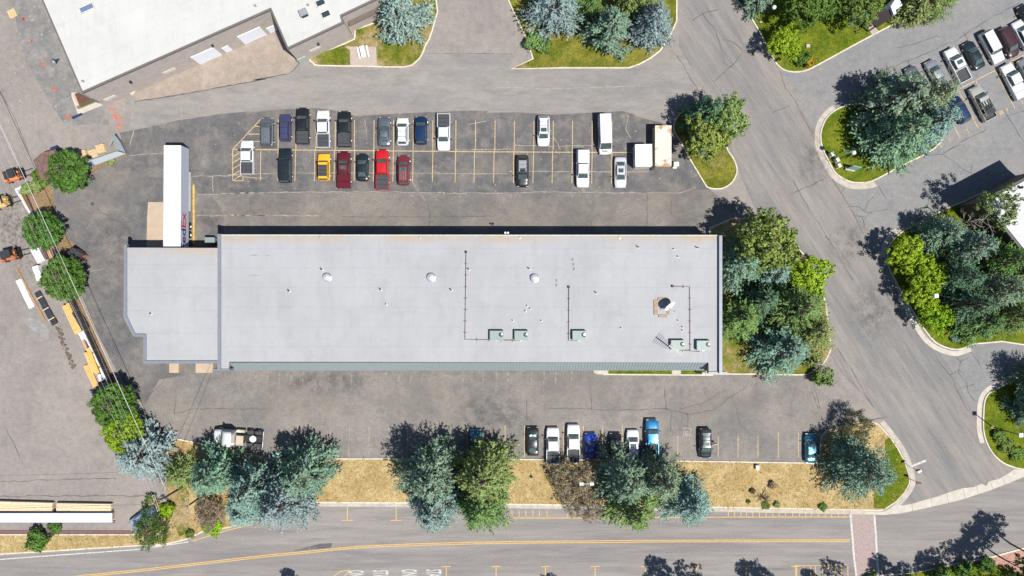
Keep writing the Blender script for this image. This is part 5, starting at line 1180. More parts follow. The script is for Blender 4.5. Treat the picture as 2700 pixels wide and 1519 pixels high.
def spruce_mesh(seed, R=4.5, H=13.0, lob=1.0, fill=1.0, power=.7, gap=.8):
    rs = np.random.RandomState(seed); P_ = []; N_ = []; S_ = []
    z = .9; asym = rs.uniform(0, 6.28); ph = rs.uniform(0, 6.28); up = np.array([0, 0, 1.])
    def feather(p, d, L, w, n):      # a pointed spray of needles along d
        q = np.cross(up, d); q /= np.linalg.norm(q) + 1e-9; u2 = np.cross(d, q)
        t = rs.uniform(0, 1, (n, 1)) ** .8; a = rs.uniform(0, 2 * pi, (n, 1)); ww = w * (1 - .8 * t) * rs.uniform(.6, 1.05, (n, 1))
        rad = np.cos(a) * q + np.abs(np.sin(a)) * u2 * .75 - .15 * u2
        P_.append(p + d * L * t + rad * ww + up * .18 * L * t * t)
        N_.append(rad + d * .3 + rs.normal(scale=.22, size=(n, 3)) + up * .1); S_.append(np.full(n, .125 * lob) * (1.15 - .45 * t[:, 0]))
    while z < H * .99:
        t = z / H; r = R * (1 - t) ** power * (1 if t > .12 else .82 + t * 1.5) + .15
        nb = max(4, int(2 * pi * r / 1.35 * fill)); off = rs.uniform(0, 6.28)
        for k in range(nb):
            a = off + 2 * pi * (k + rs.uniform(-.4, .4)) / nb
            ln = r * rs.uniform(.62, 1.2) * (1 + .1 * cos(a - asym) + .07 * cos(3 * a + ph))
            d = np.array([cos(a), sin(a), rs.uniform(-.12, .06)]); q = np.array([-sin(a), cos(a), 0.])
            s0 = ln * .38; feather(d * s0 + up * z, d, ln - s0, .34 * lob * min(1, .45 + ln / 4), int(19 * (ln - s0) * lob + 8))
            s = ln * .4
            while s < ln * .86:
                for sd in (-1, 1):
                    if rs.rand() < .18: continue
                    L = min(1.15, .25 + .42 * (ln - s) + .1) * rs.uniform(.7, 1.2) * lob; dd = d * .76 + q * sd * rs.uniform(.45, .8); dd /= np.linalg.norm(dd)
                    feather(d * s + up * (z - .04), dd, L, .23 * lob, int(13 * L + 4))
                s += .72 * rs.uniform(.8, 1.25)
        z += gap * (1 - .3 * t)
    feather(np.array([0, 0, H * .96]), up * .99 + np.array([.05, 0, 0]), .8, .15, 14)
    P_ = np.concatenate(P_); N_ = np.concatenate(N_); S_ = np.concatenate(S_)
    return leafmesh('spruce_crown', P_, N_, S_, rs, .55, 'needle')
def round_mesh(seed, R=3.5, H=7.5, n=150, leaf=.17, cl=.62, base=.25, m=55, flatb=.8, lumpy=1):
    rs = np.random.RandomState(seed); P_ = []; N_ = []
    for i in range(n):
        v = rs.normal(size=3); v /= np.linalg.norm(v); rr = rs.uniform(.25, 1.0) ** .45
        if v[2] < -.35: v[2] *= -.6
        lump = 1 + lumpy * (.18 * sin(3 * atan2(v[1], v[0]) + seed) + .1 * sin(5 * atan2(v[1], v[0]) + 2 * seed))
        c = np.array([v[0] * R * rr * .86 * lump, v[1] * R * rr * .86 * lump, H * (base + (1 - base) / 2) + v[2] * rr * H * (1 - base) / 2 * .88])
        cr = cl * rs.uniform(.6, 1.25)
        nn = rs.normal(size=(m, 3)); nn /= np.linalg.norm(nn, axis=1, keepdims=True)
        off = nn * cr * np.array([1, 1, flatb]) * (rs.uniform(.5, 1, size=(m, 1)))
        P_.append(c + off); N_.append(nn + v * .4 + rs.normal(scale=.35, size=(m, 3)) + np.array([0, 0, .1]))
    P_ = np.concatenate(P_); N_ = np.concatenate(N_)
    return leafmesh('leafy_crown', P_, N_, np.full(len(P_), leaf), rs, .7, 'leaf')
def trunk_mesh(H, r, limbs, seed, top=.95, mat='bark', spread=.6, name='trunk'):
    rr = random.Random(seed); m = MB(); pts = [(0, 0, 0)]
    for i in range(1, 6): pts.append((rr.uniform(-.1, .1), rr.uniform(-.1, .1), H * top * i / 5))
    m.tube(pts, r, r * .2, 8)
    for k in range(limbs):
        t = rr.uniform(.25, .8); a = k * 2.4 + rr.uniform(-.4, .4); L = H * spread * (1 - t * .6) * .5; z = H * t
        p1 = (cos(a) * L * .5, sin(a) * L * .5, z + L * .35); p2 = (cos(a + .15) * L, sin(a + .15) * L, z + L * .6)
        m.tube([(0, 0, z), p1, p2], r * .4, r * .07, 5)
        for j in range(2): b = a + rr.uniform(-1, 1); m.tube([p1, (p1[0] + cos(b) * L * .45, p1[1] + sin(b) * L * .45, p1[2] + L * .25)], r * .16, r * .04, 4)
    me = bpy.data.meshes.new(name); me.from_pydata(m.v, [], m.f); me.update(); me.materials.append(M[mat]); return me
SPR = [spruce_mesh(11, lob=1.25, fill=.7, gap=1.0), spruce_mesh(12, lob=1.4, fill=.6, gap=1.15), spruce_mesh(13, lob=1.2, power=.6, fill=.7, gap=1.05), spruce_mesh(14, lob=1.5, fill=.55, power=.8, gap=1.2)]
def spruce_trunk():
    me = trunk_mesh(13, .24, 0, 3); m = MB(); rr = random.Random(4)
    vs = [tuple(v.co) for v in me.vertices]; m.v = vs; m.f = [tuple(p.vertices) for p in me.polygons]
    z = 1.0
    while z < 12:
        r = 4.2 * (1 - z / 13) ** .75
        for k in range(7):
            a = rr.uniform(0, 6.28); m.tube([(0, 0, z), (cos(a) * r * .9, sin(a) * r * .9, z - .1 * r + .1)], .06, .02, 3, False)
        z += .5
    m2 = bpy.data.meshes.new('trunk'); m2.from_pydata(m.v, [], m.f); m2.update(); m2.materials.append(M['bark']); return m2
STR = spruce_trunk()
RND = [round_mesh(21, n=170, cl=.5, leaf=.15, m=34), round_mesh(22, n=190, cl=.45, leaf=.13, m=34), round_mesh(23, n=150, cl=.52, leaf=.15, m=34), round_mesh(24, n=100, cl=.42, m=28, leaf=.13)]
RTR = [trunk_mesh(7.5, .2, 8, 5, .8), trunk_mesh(7.5, .16, 12, 6, .9, 'birch')]
DENSE = round_mesh(31, R=3.5, H=5.5, n=260, leaf=.13, cl=.42, base=.2, m=40, lumpy=.25)
BRUSH = round_mesh(41, R=3.5, H=5.0, n=170, leaf=.085, cl=.5, base=.1, m=42)
SHR = round_mesh(51, R=1.0, H=1.1, n=34, leaf=.1, cl=.3, base=.0, m=34)
COL = dict(dkbrown=(.1, .1, .05), blue=(.235, .345, .305), bluegreen=(.19, .305, .205), green=(.155, .265, .075), olive=(.205, .27, .085), grey=(.25, .335, .2), dark=(.11, .2, .115), leaf=(.075, .15, .022), lime=(.2, .33, .012), yel=(.24, .36, .015), birch=(.19, .27, .055), brown=(.25, .19, .13), dgreen=(.055, .11, .02), mid=(.12, .19, .035), gold=(.4, .3, .02), ash=(.22, .29, .08))
def tree(name, px, h, R, mesh, tmesh, baseR, baseH, col, label, group, ct='tree', rz=None, parts=True):
    loc = P(*px, 0 if name == 'spruce_tree' else h * .55); loc.z = .1
    r = empty(name, loc, rnd(0, 6.28) if rz is None else rz, label, ct, group)
    sx = R / baseR; sz = h / baseH
    c = bpy.data.objects.new('crown' if ct == 'tree' else 'foliage', mesh); C.objects.link(c); c.parent = r; c.scale = (sx, sx, sz)
    q = [v * rnd(.92, 1.08) for v in COL[col]]; c.color = (*q, 1)
    if tmesh is not None:
        t = bpy.data.objects.new('trunk' if ct == 'tree' else 'stem', tmesh); C.objects.link(t); t.parent = r; t.scale = (sx * .9, sx * .9, sz)
    return r
sc = [0]
def spruce(x, y, h, R, col, label, group):
    sc[0] += 1; return tree('spruce_tree', (x, y), h, R * 1.09, SPR[sc[0] % 4], STR, 4.5, 13, col, label, group)
def leafy(x, y, h, R, col, label, group, v=0, birch=0, name='deciduous_tree'):
    return tree(name, (x, y), h, R, RND[v], RTR[birch], 3.5, 7.5, col, label, group)
def shrub(x, y, h, R, col, label, group=None, mesh=None, bR=1.0, bH=1.1):
    return tree('shrub', (x, y), h, R, mesh or SHR, None, bR, bH, col, label, group, 'shrub')
g1 = 'trees north of the drive lane'
spruce(1066, 72, 11, 4.6, 'blue', 'big blue spruce beside the picnic table garden', g1)
spruce(1462, 46, 12, 4.6, 'blue', 'blue spruce on the left of the top middle island', g1)
spruce(1601, 104, 12, 3.9, 'bluegreen', 'dense green conical spruce in the middle of the top middle island', g1)
spruce(1706, 86, 12, 3.6, 'blue', 'pale blue spruce on the right of the top middle island', g1)
spruce(1655, 30, 14, 3.4, 'olive', 'olive green spruce behind the conical spruce at the top edge', g1)
spruce(1545, 18, 12, 2.8, 'green', 'dark green spruce between the two left spruces at the top edge', g1)
shrub(1405, 110, 1.8, 1.7, 'green', 'low dark green shrub left of the small olive one, top middle island')
shrub(1436, 124, 1.5, 1.4, 'mid', 'small olive shrub below the blue spruce, top middle island')
g2 = 'trees on the north-east lawn'
spruce(1985, 8, 9, 2.9, 'bluegreen', 'blue-green spruce by the lamp post at the top edge', g2)
leafy(2135, 8, 9, 4.5, 'leaf', 'large dark green leafy tree at the top of the north-east lawn', g2, 0)
leafy(2265, 10, 9, 4.4, 'mid', 'large leafy tree left of the brown shelter', g2, 1)
spruce(2262, 38, 6, 2.0, 'bluegreen', 'small blue-green spruce touching the brown shelter', g2)
leafy(2068, 117, 6.5, 3.0, 'yel', 'bright yellow-green tree at the west tip of the north-east lawn', g2, 2)
shrub(2113, 153, 1.9, 1.5, 'leaf', 'low green shrub beside the golden shrub on the lawn tip'); shrub(2134, 163, 1.6, 1.1, 'gold', 'small golden yellow shrub by the kerb of the north-east lawn')
spruce(2395, 30, 9, 4.2, 'olive', 'olive spruce right of the brown shelter', g2); spruce(2445, 8, 9, 3.8, 'green', 'greener spruce leaning over the drive at the top edge, right of the olive one', g2)
g3 = 'trees on the corner island by the east lot'
spruce(2312, 288, 15, 5.2, 'bluegreen', 'tall spruce casting its shadow over the drive at the top of the corner island', g3)
spruce(2322, 375, 14, 4.9, 'bluegreen', 'dark blue-green spruce at the lower left of the corner island', g3)
spruce(2390, 352, 14, 4.8, 'blue', 'blue spruce at the lower right of the corner island', g3)
spruce(2380, 292, 15, 4.3, 'grey', 'lighter grey-olive spruce on the right side of the corner island', g3)
g4 = 'trees on the island behind the containers'
spruce(1842, 322, 12, 3.5, 'dark', 'dark spruce over the upper left of the island behind the containers', g4)
leafy(1862, 362, 9, 4.0, 'birch', 'olive leafy tree in the middle of the island behind the containers', g4, 0, 1)
leafy(1912, 312, 11, 3.6, 'ash', 'pale olive tree on the right of the island behind the containers', g4, 1, 1)
spruce(1860, 378, 6, 2.2, 'bluegreen', 'short bluish spruce at the grass edge behind the containers', g4)
g5 = 'trees east of the warehouse'
leafy(2022, 645, 13, 5.2, 'birch', 'tall light olive birch north-east of the warehouse', g5, 1, 1)
spruce(1928, 695, 11, 4.2, 'bluegreen', 'blue-green spruce touching the east wall of the warehouse', g5)
leafy(1985, 605, 11, 3.0, 'ash', 'slim pale olive tree, northernmost beside the warehouse', g5, 0, 1)
spruce(2020, 715, 9, 3.6, 'blue', 'pale blue spruce between the birch and the lime tree', g5)
leafy(2128, 728, 8, 3.9, 'yel', 'bright lime-green tree beside the road east of the warehouse', g5, 2)
spruce(1932, 832, 10, 4.0, 'green', 'light green spruce below the bare patch by the east wall', g5)
spruce(2062, 805, 13, 5.2, 'green', 'large dark green spruce below the lime-green tree', g5)
spruce(1988, 790, 9, 3.8, 'dark', 'small very dark spruce in the shade between two green ones', g5)
spruce(2112, 868, 10, 4.1, 'olive', 'olive-green spruce at the road side of the warehouse bed', g5)
spruce(2040, 915, 11, 4.9, 'bluegreen', 'big blue-green spruce at the south end of the warehouse bed', g5)
shrub(2168, 990, 2.4, 2.0, 'mid', 'olive bush hanging over the south kerb of the warehouse bed')
shrub(2145, 945, 2.0, 1.6, 'ash', 'dry pale bush beside the kerb at the south end of the warehouse bed')
g6 = 'trees around the white building at the right'
leafy(2385, 670, 7, 3.4, 'yel', 'bright lime tree highest on the right-hand kerb', g6, 0); leafy(2436, 728, 7.5, 3.9, 'lime', 'bright lime tree second down on the right-hand kerb', g6, 1)
leafy(2428, 782, 6.5, 3.0, 'yel', 'bright lime tree beside the hidden lamp on the right-hand kerb', g6, 2); leafy(2462, 838, 6.5, 3.0, 'lime', 'bright lime tree lowest on the right-hand kerb', g6, 0)
leafy(2618, 550, 13, 3.6, 'ash', 'tall olive tree overhanging the white roof', g6, 3, 1)
for x, y, h, R, c, l in ((2440, 618, 10, 3.5, 'bluegreen', 'shaded blue-green spruce just inside the upper kerb, left of the white building'), (2500, 655, 12, 3.9, 'bluegreen', 'blue-green spruce at the corner of the white building'), (2468, 735, 12, 3.8, 'dark', 'dark spruce right of the second lime tree'), (2495, 800, 13, 3.9, 'dark', 'dark green spruce right of the lamp among the lime trees'),
                       (2575, 690, 13, 3.9, 'green', 'green spruce below the white roof, left one of two'), (2640, 715, 13, 3.8, 'olive', 'olive spruce at the right edge below the white roof'), (2560, 765, 14, 4.2, 'grey', 'grey-green spruce in the middle of the right-hand grove'), (2545, 845, 10, 3.6, 'green', 'green spruce over the side drive, left one of two'), (2610, 830, 12, 3.9, 'olive', 'olive spruce over the side drive at the right edge')):
    spruce(x, y, h, R, c, l, g6)
shrub(2519, 894, 1.0, .8, 'bluegreen', 'tiny blue-green shrub on the grass tip by the side drive')
g7 = 'trees at the lower right planting'
spruce(2695, 1075, 11, 3.5, 'bluegreen', 'dark blue-green spruce cut by the right edge above the lamp', g7); spruce(2705, 1005, 13, 3.6, 'dark', 'spruce at the right edge casting the long shadow over the side drive', g7)
for x, y, R, l in ((2635, 1150, 1.3, 'upper green shrub left of the lower right lamp'), (2655, 1175, 1.5, 'middle green shrub left of the lower right lamp'), (2680, 1195, 1.4, 'lower green shrub beneath the lower right lamp')): shrub(x, y, 1.0, R, 'mid', l, 'ground shrubs in the lower right planting')
g8 = 'trees on the dry grass strip'
spruce(410, 1190, 9, 4.9, 'blue', 'pale blue spruce below the fourth round tree', g8)
spruce(498, 1240, 6, 2.9, 'olive', 'small olive spruce right of the pale blue spruce', g8)
spruce(604, 1228, 13, 4.3, 'bluegreen', 'blue-green spruce beside the white tractor unit', g8)
spruce(700, 1262, 14, 4.6, 'blue', 'blue spruce in the middle of the left clump over the street', g8)
spruce(830, 1224, 15, 4.7, 'bluegreen', 'spruce with radiating branches at the right of the left clump', g8)
spruce(778, 1290, 15, 4.9, 'blue', 'blue-grey spruce overhanging the street in the left clump', g8)
spruce(660, 1335, 7, 3.2, 'blue', 'low blue spruce at the street side of the left clump', g8)
spruce(1150, 1228, 17, 5.4, 'bluegreen', 'blue-green spruce at the upper left of the second clump', g8)
spruce(1158, 1296, 17, 5.0, 'blue', 'bluish spruce overhanging the street in the second clump', g8)
spruce(1272, 1225, 16, 5.5, 'olive', 'olive green spruce at the upper right of the second clump', g8)
spruce(1266, 1294, 16, 5.1, 'green', 'green spruce overhanging the street at the right of the second clump', g8)
spruce(1630, 1240, 14, 5.0, 'bluegreen', 'dark green spruce behind the parked white and blue trucks', g8)
spruce(1650, 1305, 15, 4.7, 'olive', 'yellowish green spruce overhanging the street in the third clump', g8)
spruce(1728, 1240, 13, 4.3, 'grey', 'grey-green spruce with streaky branches in the third clump', g8)
spruce(1796, 1298, 12, 4.3, 'blue', 'dark blue round spruce at the right end of the third clump', g8)
spruce(2232, 1212, 14, 5.0, 'bluegreen', 'large blue-green spruce on the end island near the stop line', g8)
tree('bare_tree', (1512, 1270), 5.5, 4.3, BRUSH, RTR[0], 3.5, 5.0, 'brown', 'brown half-bare tree behind the parked white pickups', g8)
tree('bare_tree', (1550, 1335), 5, 3.0, BRUSH, RTR[0], 3.5, 5.0, 'brown', 'smaller brown half-bare tree leaning over the street kerb', g8)
tree('bare_tree', (2256, 1122), 5, 3.0, BRUSH, RTR[0], 3.5, 5.0, 'dkbrown', 'dark brown-green bushy tree at the north tip of the end island', g8)
g9 = 'round trees along the timber yard fence'
for x, y, R, h, c, l in ((186, 454, 3.7, 5.5, 'leaf', 'round green tree right of the rusty shed'), (118, 609, 3.4, 5.5, 'leaf', 'round green tree between the two lower forklifts'), (172, 734, 3.9, 5.5, 'leaf', 'round green tree left of the small dark-roofed hut')):
    tree('round_tree', (x, y), h, R, DENSE, RTR[0], 3.4, 5.5, c, l, g9)
tree('round_tree', (305, 1068), 6, 4.0, DENSE, RTR[0], 3.4, 5.5, 'leaf', 'green tree at the lower end of the fence, darker one of two', g9); tree('round_tree', (330, 1138), 5.5, 3.6, DENSE, RTR[0], 3.4, 5.5, 'lime', 'yellow-green tree joined to the dark green one at the end of the fence', g9)
tree('bare_tree', (400, 1398), 4, 3.5, BRUSH, RTR[0], 3.5, 5, 'dgreen', 'dark green bushy tree beside the pale blue car', None); tree('bare_tree', (553, 1353), 4, 2.9, BRUSH, RTR[0], 3.5, 5, 'brown', 'dark brownish bushy tree between the spruces and the second utility pole', None)
for x, y, h, R, c, l in ((560, 1388, 1.2, 1.8, 'lime', 'bright green low shrub at the foot of the dark brownish tree'), (440, 1345, 1.6, 1.5, 'lime', 'bright green shrub below the crossed pole arms'), (398, 1320, 1.4, 1.2, 'mid', 'small green shrub left of the utility pole'), (502, 1408, 1, .8, 'mid', 'tiny green shrub on the kerb point left of the street'), (100, 1424, 2, 2.1, 'leaf', 'green shrub on the dry bank at the bottom left'), (145, 1390, 1.2, 1.3, 'leaf', 'small green shrub beside the dark red footpath'), (97, 462, 1.3, 1.0, 'mid', 'small green shrub left of the rusty shed'),
                     (70, 500, 1.2, 1.1, 'ash', 'olive hedge shrub at its left end'), (92, 491, 1.3, 1.2, 'ash', 'olive hedge shrub in the middle'), (112, 483, 1.2, 1.2, 'mid', 'olive hedge shrub beside the round tree'), (290, 424, .8, .9, 'ash', 'yellowish weed tuft by the pale lean-to'), (2037, 1279, .8, .75, 'brown', 'dark shrub on the dry grass, upper right of the pair'), (1984, 1294, .6, .55, 'dkbrown', 'dark shrub on the dry grass, left of the pair'), (1973, 1323, .5, .4, 'mid', 'tiny dark tuft low on the dry grass'), (2018, 1333, .3, .8, 'leaf', 'green tuft by the street kerb, left one'), (2048, 1330, .6, .6, 'ash', 'pale green tuft by the street kerb, middle one'), (2169, 1336, .5, .8, 'leaf', 'green tuft by the street kerb, right one'),
                     (2300, 1530, 1, 1.5, 'leaf', 'green shrub at the bottom edge below the crosswalk'), (2480, 1512, 1.3, 1.8, 'mid', 'larger green shrub at the bottom edge right of the crosswalk'), (2540, 1500, 1.2, 1.7, 'leaf', 'green shrub at the bottom edge near the red paving'), (2600, 1488, 1.2, 1.6, 'dgreen', 'dark green shrub beside the red paving')):
    shrub(x, y, h, R, c, l)
# trees just outside the bottom edge whose shadows fall on the street
for i, (x, y, h, R) in enumerate(((775, 1580, 8, 1.6), (1475, 1575, 6, 1.5), (1790, 1568, 9, 2.6), (1870, 1572, 9, 2.6), (2040, 1568, 9, 2.2), (2070, 1575, 8, 1.8), (2190, 1572, 7, 1.6), (2270, 1560, 9, 2.0), (2400, 1555, 9, 2.1), (2450, 1565, 8, 1.8), (2525, 1548, 9, 2.1), (2580, 1532, 10, 2.4), (2640, 1520, 10, 2.3), (2695, 1500, 12, 2.6), (2745, 1475, 13, 2.8))):
    leafy(x, y, h, R, 'leaf', 'street tree below the bottom edge, %s from the west, its shadow falling on the street' % 'first second third fourth fifth sixth seventh eighth ninth tenth eleventh twelfth thirteenth fourteenth fifteenth'.split()[i], 'street trees below the bottom edge', i % 4)
# scattered tufts so the verges do not end in a clean line
def inpoly(x, y, pl):
    c = False; n = len(pl)
    for i in range(n):
        a, b = pl[i], pl[i - 1]
        if (a[1] > y) != (b[1] > y) and x < (b[0] - a[0]) * (y - a[1]) / (b[1] - a[1]) + a[0]: c = not c
    return c
def tufts(pl, n, col, name, sz=.09, z=.16, seed=3):
    rs = np.random.RandomState(seed); w = [tuple(v) for v in G2(pl)]; xs = [q[0] for q in w]; ys = [q[1] for q in w]; pts = []
    while len(pts) < n:
        x = rs.uniform(max(-82, min(xs)), min(82, max(xs))); y = rs.uniform(max(-48, min(ys)), min(48, max(ys)))
        if inpoly(x, y, w):
            for k in range(4): pts.append((x + rs.normal(scale=.12), y + rs.normal(scale=.12), z + rs.uniform(.01, .1)))
    p = np.array(pts); nn = rs.normal(size=p.shape) + np.array([0, 0, .6])
    me = leafmesh(name, p, nn, np.full(len(p), sz), rs, .5, 'leaf'); o = bpy.data.objects.new(name, me); C.objects.link(o); o.color = (*col, 1); tag(o, kind='stuff')
tufts(st, 5200, (.42, .31, .13), 'dry_grass_tufts', .1, .16, 3); tufts(st, 900, (.2, .24, .05), 'weeds', .11, .16, 4); tufts(st, 700, (.16, .11, .05), 'grass_litter', .09, .16, 5)
tufts(mid, 700, (.24, .25, .05), 'grass_tufts', .09, .17, 6); tufts(isl, 700, (.26, .28, .04), 'grass_tufts', .09, .17, 7)
tufts([(1990, 20), (2050, 165), (2100, 188), (2160, 168), (2330, 76), (2400, 20)], 900, (.24, .27, .035), 'grass_tufts', .09, .17, 8)
tufts([(1345, 130), (1380, 178), (1600, 178), (1740, 130), (1700, 20), (1370, 20)], 700, (.27, .27, .06), 'grass_tufts', .09, .17, 9)
tufts([(1910, 880), (1910, 985), (2120, 985), (2180, 930), (2100, 850)], 600, (.27, .25, .06), 'grass_tufts', .09, .17, 10)
# oily and dusty stains of the yard and lots
def stain(name, pts, col, sc_, lo, hi, z, seed=0, mx=.8):
    m, t, b = newmat(name); f = noise(t, sc_, 7, .75, None, seed, lo, hi)
    tcg = t.nodes.new('ShaderNodeTexCoord'); vm = t.nodes.new('ShaderNodeVectorMath'); vm.operation = 'DISTANCE'; vm.inputs[1].default_value = (.5, .5, 0); sx_ = t.nodes.new('ShaderNodeVectorMath'); sx_.operation = 'MULTIPLY'; sx_.inputs[1].default_value = (1, 1, 0)
    t.links.new(tcg.outputs['Generated'], sx_.inputs[0]); t.links.new(sx_.outputs[0], vm.inputs[0]); fr = t.nodes.new('ShaderNodeMapRange'); fr.inputs[1].default_value = .5; fr.inputs[2].default_value = .15; fr.inputs[4].default_value = mx; t.links.new(vm.outputs['Value'], fr.inputs[0])
    mu = t.nodes.new('ShaderNodeMath'); mu.operation = 'MULTIPLY'; t.links.new(f, mu.inputs[0]); t.links.new(fr.outputs[0], mu.inputs[1]); t.links.new(mu.outputs[0], b.inputs['Alpha'])
    b.inputs['Base Color'].default_value = (*col, 1); b.inputs['Roughness'].default_value = .95; struct(MB().sheet(G2(pts), z), name, m)
bx_ = lambda x, y, w, h: [(x - w, y - h), (x + w, y - h), (x + w, y + h), (x - w, y + h)]
stain('oil_stain', bx_(35, 600, 60, 120), (.06, .055, .05), 1.6, .45, .75, .0165, 1); stain('oil_stain', bx_(75, 700, 60, 70), (.06, .055, .05), 1.8, .5, .75, .0168, 2)
for k, q in enumerate(((700, 560, 170, 45), (900, 575, 150, 40), (1080, 560, 120, 50), (1350, 575, 160, 45), (1560, 560, 140, 50), (1750, 540, 120, 50), (250, 540, 70, 60), (320, 480, 80, 60), (440, 1060, 70, 50), (560, 1100, 110, 50), (800, 1050, 200, 60), (1150, 1060, 150, 60), (1500, 1040, 150, 50), (1900, 1080, 150, 70), (620, 420, 60, 60), (1300, 440, 100, 50), (290, 430, 60, 40), (790, 300, 160, 22))):
    stain('dust_stain', bx_(*q), (.33, .285, .235), .55, .42, .72, .0166 + k * .00012, k, .6)
for k, q in enumerate(((560, 590, 60, 70), (640, 480, 90, 60), (300, 640, 80, 90), (1500, 400, 120, 60), (1150, 420, 90, 60), (850, 1010, 160, 40), (1300, 1090, 130, 60), (2150, 420, 60, 90), (2240, 640, 70, 70), (2300, 820, 80, 90))):
    stain('tar_stain', bx_(*q), (.085, .083, .085), .6, .45, .7, .0192 + k * .00012, k + 30, .55)
# bare branches
def bare(px, h, R, label, seed, mat='birch', name='dead_tree'):
    rr = random.Random(seed); r = empty(name, P(*px), 0, label, 'tree'); m = MB(); m.tube([(0, 0, 0), (.1, .05, h * .5), (.2, .1, h)], .13, .03, 6)
    tw = MB()
    for k in range(22):
        t = rr.uniform(.3, 1); a = rr.uniform(0, 6.28); L = R * rr.uniform(.5, 1); z = h * t; p0 = Vector((.2 * t, .1 * t, z)); p1 = p0 + Vector((cos(a) * L * .5, sin(a) * L * .5, L * .3)); p2 = p0 + Vector((cos(a + .2) * L, sin(a + .2) * L, L * .45))
        tw.tube([p0, p1, p2], .045, .012, 4)
        for j in range(4):
            b = a + rr.uniform(-1.1, 1.1); q = p1.lerp(p2, rr.uniform(0, 1)); tw.tube([q, q + Vector((cos(b) * L * .3, sin(b) * L * .3, L * .15))], .02, .008, 3)
    m.build('trunk', mat, r); tw.build('twig', mat, r)
bare((1905, 372), 5, 2.6, 'leafless pale tree right of the island behind the containers', 1)
bare((2410, 262), 10, 2.2, 'leafless top of a pale tree over the silver sedan', 2)
bare((2150, 962), 4, 2.0, 'leafless grey sapling at the south end of the warehouse bed', 3)
bare((2500, 592), 10, 2.0, 'leafless pale branches beside the white roof', 4)
bare((2010, 1312), 1.3, 1.3, 'low leafless twiggy bush on the dry grass', 5, 'bark')

# ------------------------------------------------------------------ lamps, poles, signs
def lamp(px, h, label, head='round', group='lamp posts'):
    r = empty('street_lamp', P(*px), 0, label, 'street lamp', group)
    MB().tube([(0, 0, 0), (0, 0, h)], .08, .06, 8).build('pole', 'black', r)
    MB().lathe((0, 0, 0), [(.22, 0), (.22, .3), (.1, .35)], 12).build('base', 'conc', r)
    if head == 'round': MB().lathe((0, 0, h), [(.16, -.1), (.3, .05), (.28, .35), (.1, .5)], 16).build('lamp_head', flat('lamp_white', (.72, .72, .72), .5), r)
    elif head == 'square': MB().box(-.3, .3, -.3, .3, h - .05, h + .2, .02).build('lamp_head', flat('lamp_white', (.72, .72, .72), .5), r)
    else:
        MB().tube([(-.6, 0, h), (.6, -.02, h)], .05, n=6).build('arm', 'white', r)
        for s in (-1, 1): MB().box(s * .75 - .28, s * .75 + .28, -.22, .22, h - .06, h + .12, .02).build('lamp_head', flat('lamp_white', (.72, .72, .72), .5), r)
lamp((2205.6, 421), 6, 'lamp post with round head on the corner island by the monument sign'); lamp((2005, 58), 6.2, 'lamp post on the north-east lawn near the top edge')
lamp((2614, 1125), 7, 'lamp post on the lower right planting', 'square'); lamp((2402, 779), 7.2, 'lamp post hidden in the lime-green trees, only its head in view', 'square'); lamp((1534, 1242), 8, 'double-headed lamp rising through the brown half-bare tree', 'double')
# monument sign on corner island
R5 = lambda x, y: (2150 + x / 16.1, 380 + y / 16.1)
c = P(*R5(1420, 1080)); r = empty('monument_sign', c, radians(-12), 'green and white slanted sign board on a pale stone base, corner island', 'sign')
MB().box(-.72, .72, -.28, .28, .1, .6).build('base', 'conc', r)
MB().add([(-.6, -.1, .6), (.75, -.1, .6), (1.05, .15, 2.2), (-.3, .15, 2.2), (-.6, 0, .6), (.75, 0, .6), (1.05, .25, 2.2), (-.3, .25, 2.2)], [(0, 1, 2, 3), (7, 6, 5, 4), (0, 4, 5, 1), (3, 2, 6, 7), (0, 3, 7, 4), (1, 5, 6, 2)]).build('board', flat('green_board', (.25, .36, .33), .6, var=.3, vs=5), r)
for i, (x, y, l, col) in enumerate(((600, 480, 'topmost', (.6, .56, .5)), (810, 720, 'middle', (.5, .5, .62)), (880, 960, 'lowest', (.55, .38, .28)))):
    c = P(*R5(x, y)); r = empty('mailbox_cluster', c, radians(-62), l + ' of three pale mailbox pillars along the kerb of the corner island', 'mailbox', 'mailboxes on the corner island')
    MB().box(-.35, .35, -.22, .22, .1, .25).build('plinth', 'conc', r); MB().box(-.28, .28, -.2, .2, .25, 1.3, .03).build('cabinet', flat('mailbox_' + l, col, .6), r); MB().box(-.31, .31, -.23, .23, 1.3, 1.36).build('cap', 'white', r)
# stop sign and pole by the stop line
r = empty('stop_sign', P(2397, 1230), radians(25), 'sign on a post at the left end of the white stop bar', 'sign'); MB().tube([(0, 0, 0), (0, 0, 2.6)], .04, n=6).build('post', 'steel', r)
oct_ = [(.38 * cos(pi / 8 + k * pi / 4), .38 * sin(pi / 8 + k * pi / 4)) for k in range(8)]
MB().add([(x, .05, 2.7 + z) for x, z in oct_] + [(x, .08, 2.7 + z) for x, z in oct_], [tuple(range(8)), tuple(range(15, 7, -1))] + [(k, 8 + k, 8 + (k + 1) % 8, (k + 1) % 8) for k in range(8)]).build('sign_plate', flat('stop_red', (.4, .02, .02), .5), r)
MB().box(-.3, .3, -.22, .12, 3.15, 3.2).build('cap', 'white', r)
r = empty('road_sign', P(2398, 1262), radians(-10), 'maroon sign on a leaning post just below the stop bar', 'sign'); MB().tube([(0, 0, 0), (.2, -.05, 2.4)], .04, n=6).build('post', 'wood', r); MB().box(-.15, .6, -.22, .1, 2.3, 2.5, .03).build('sign_plate', flat('maroon_sign', (.1, .03, .045), .6), r)
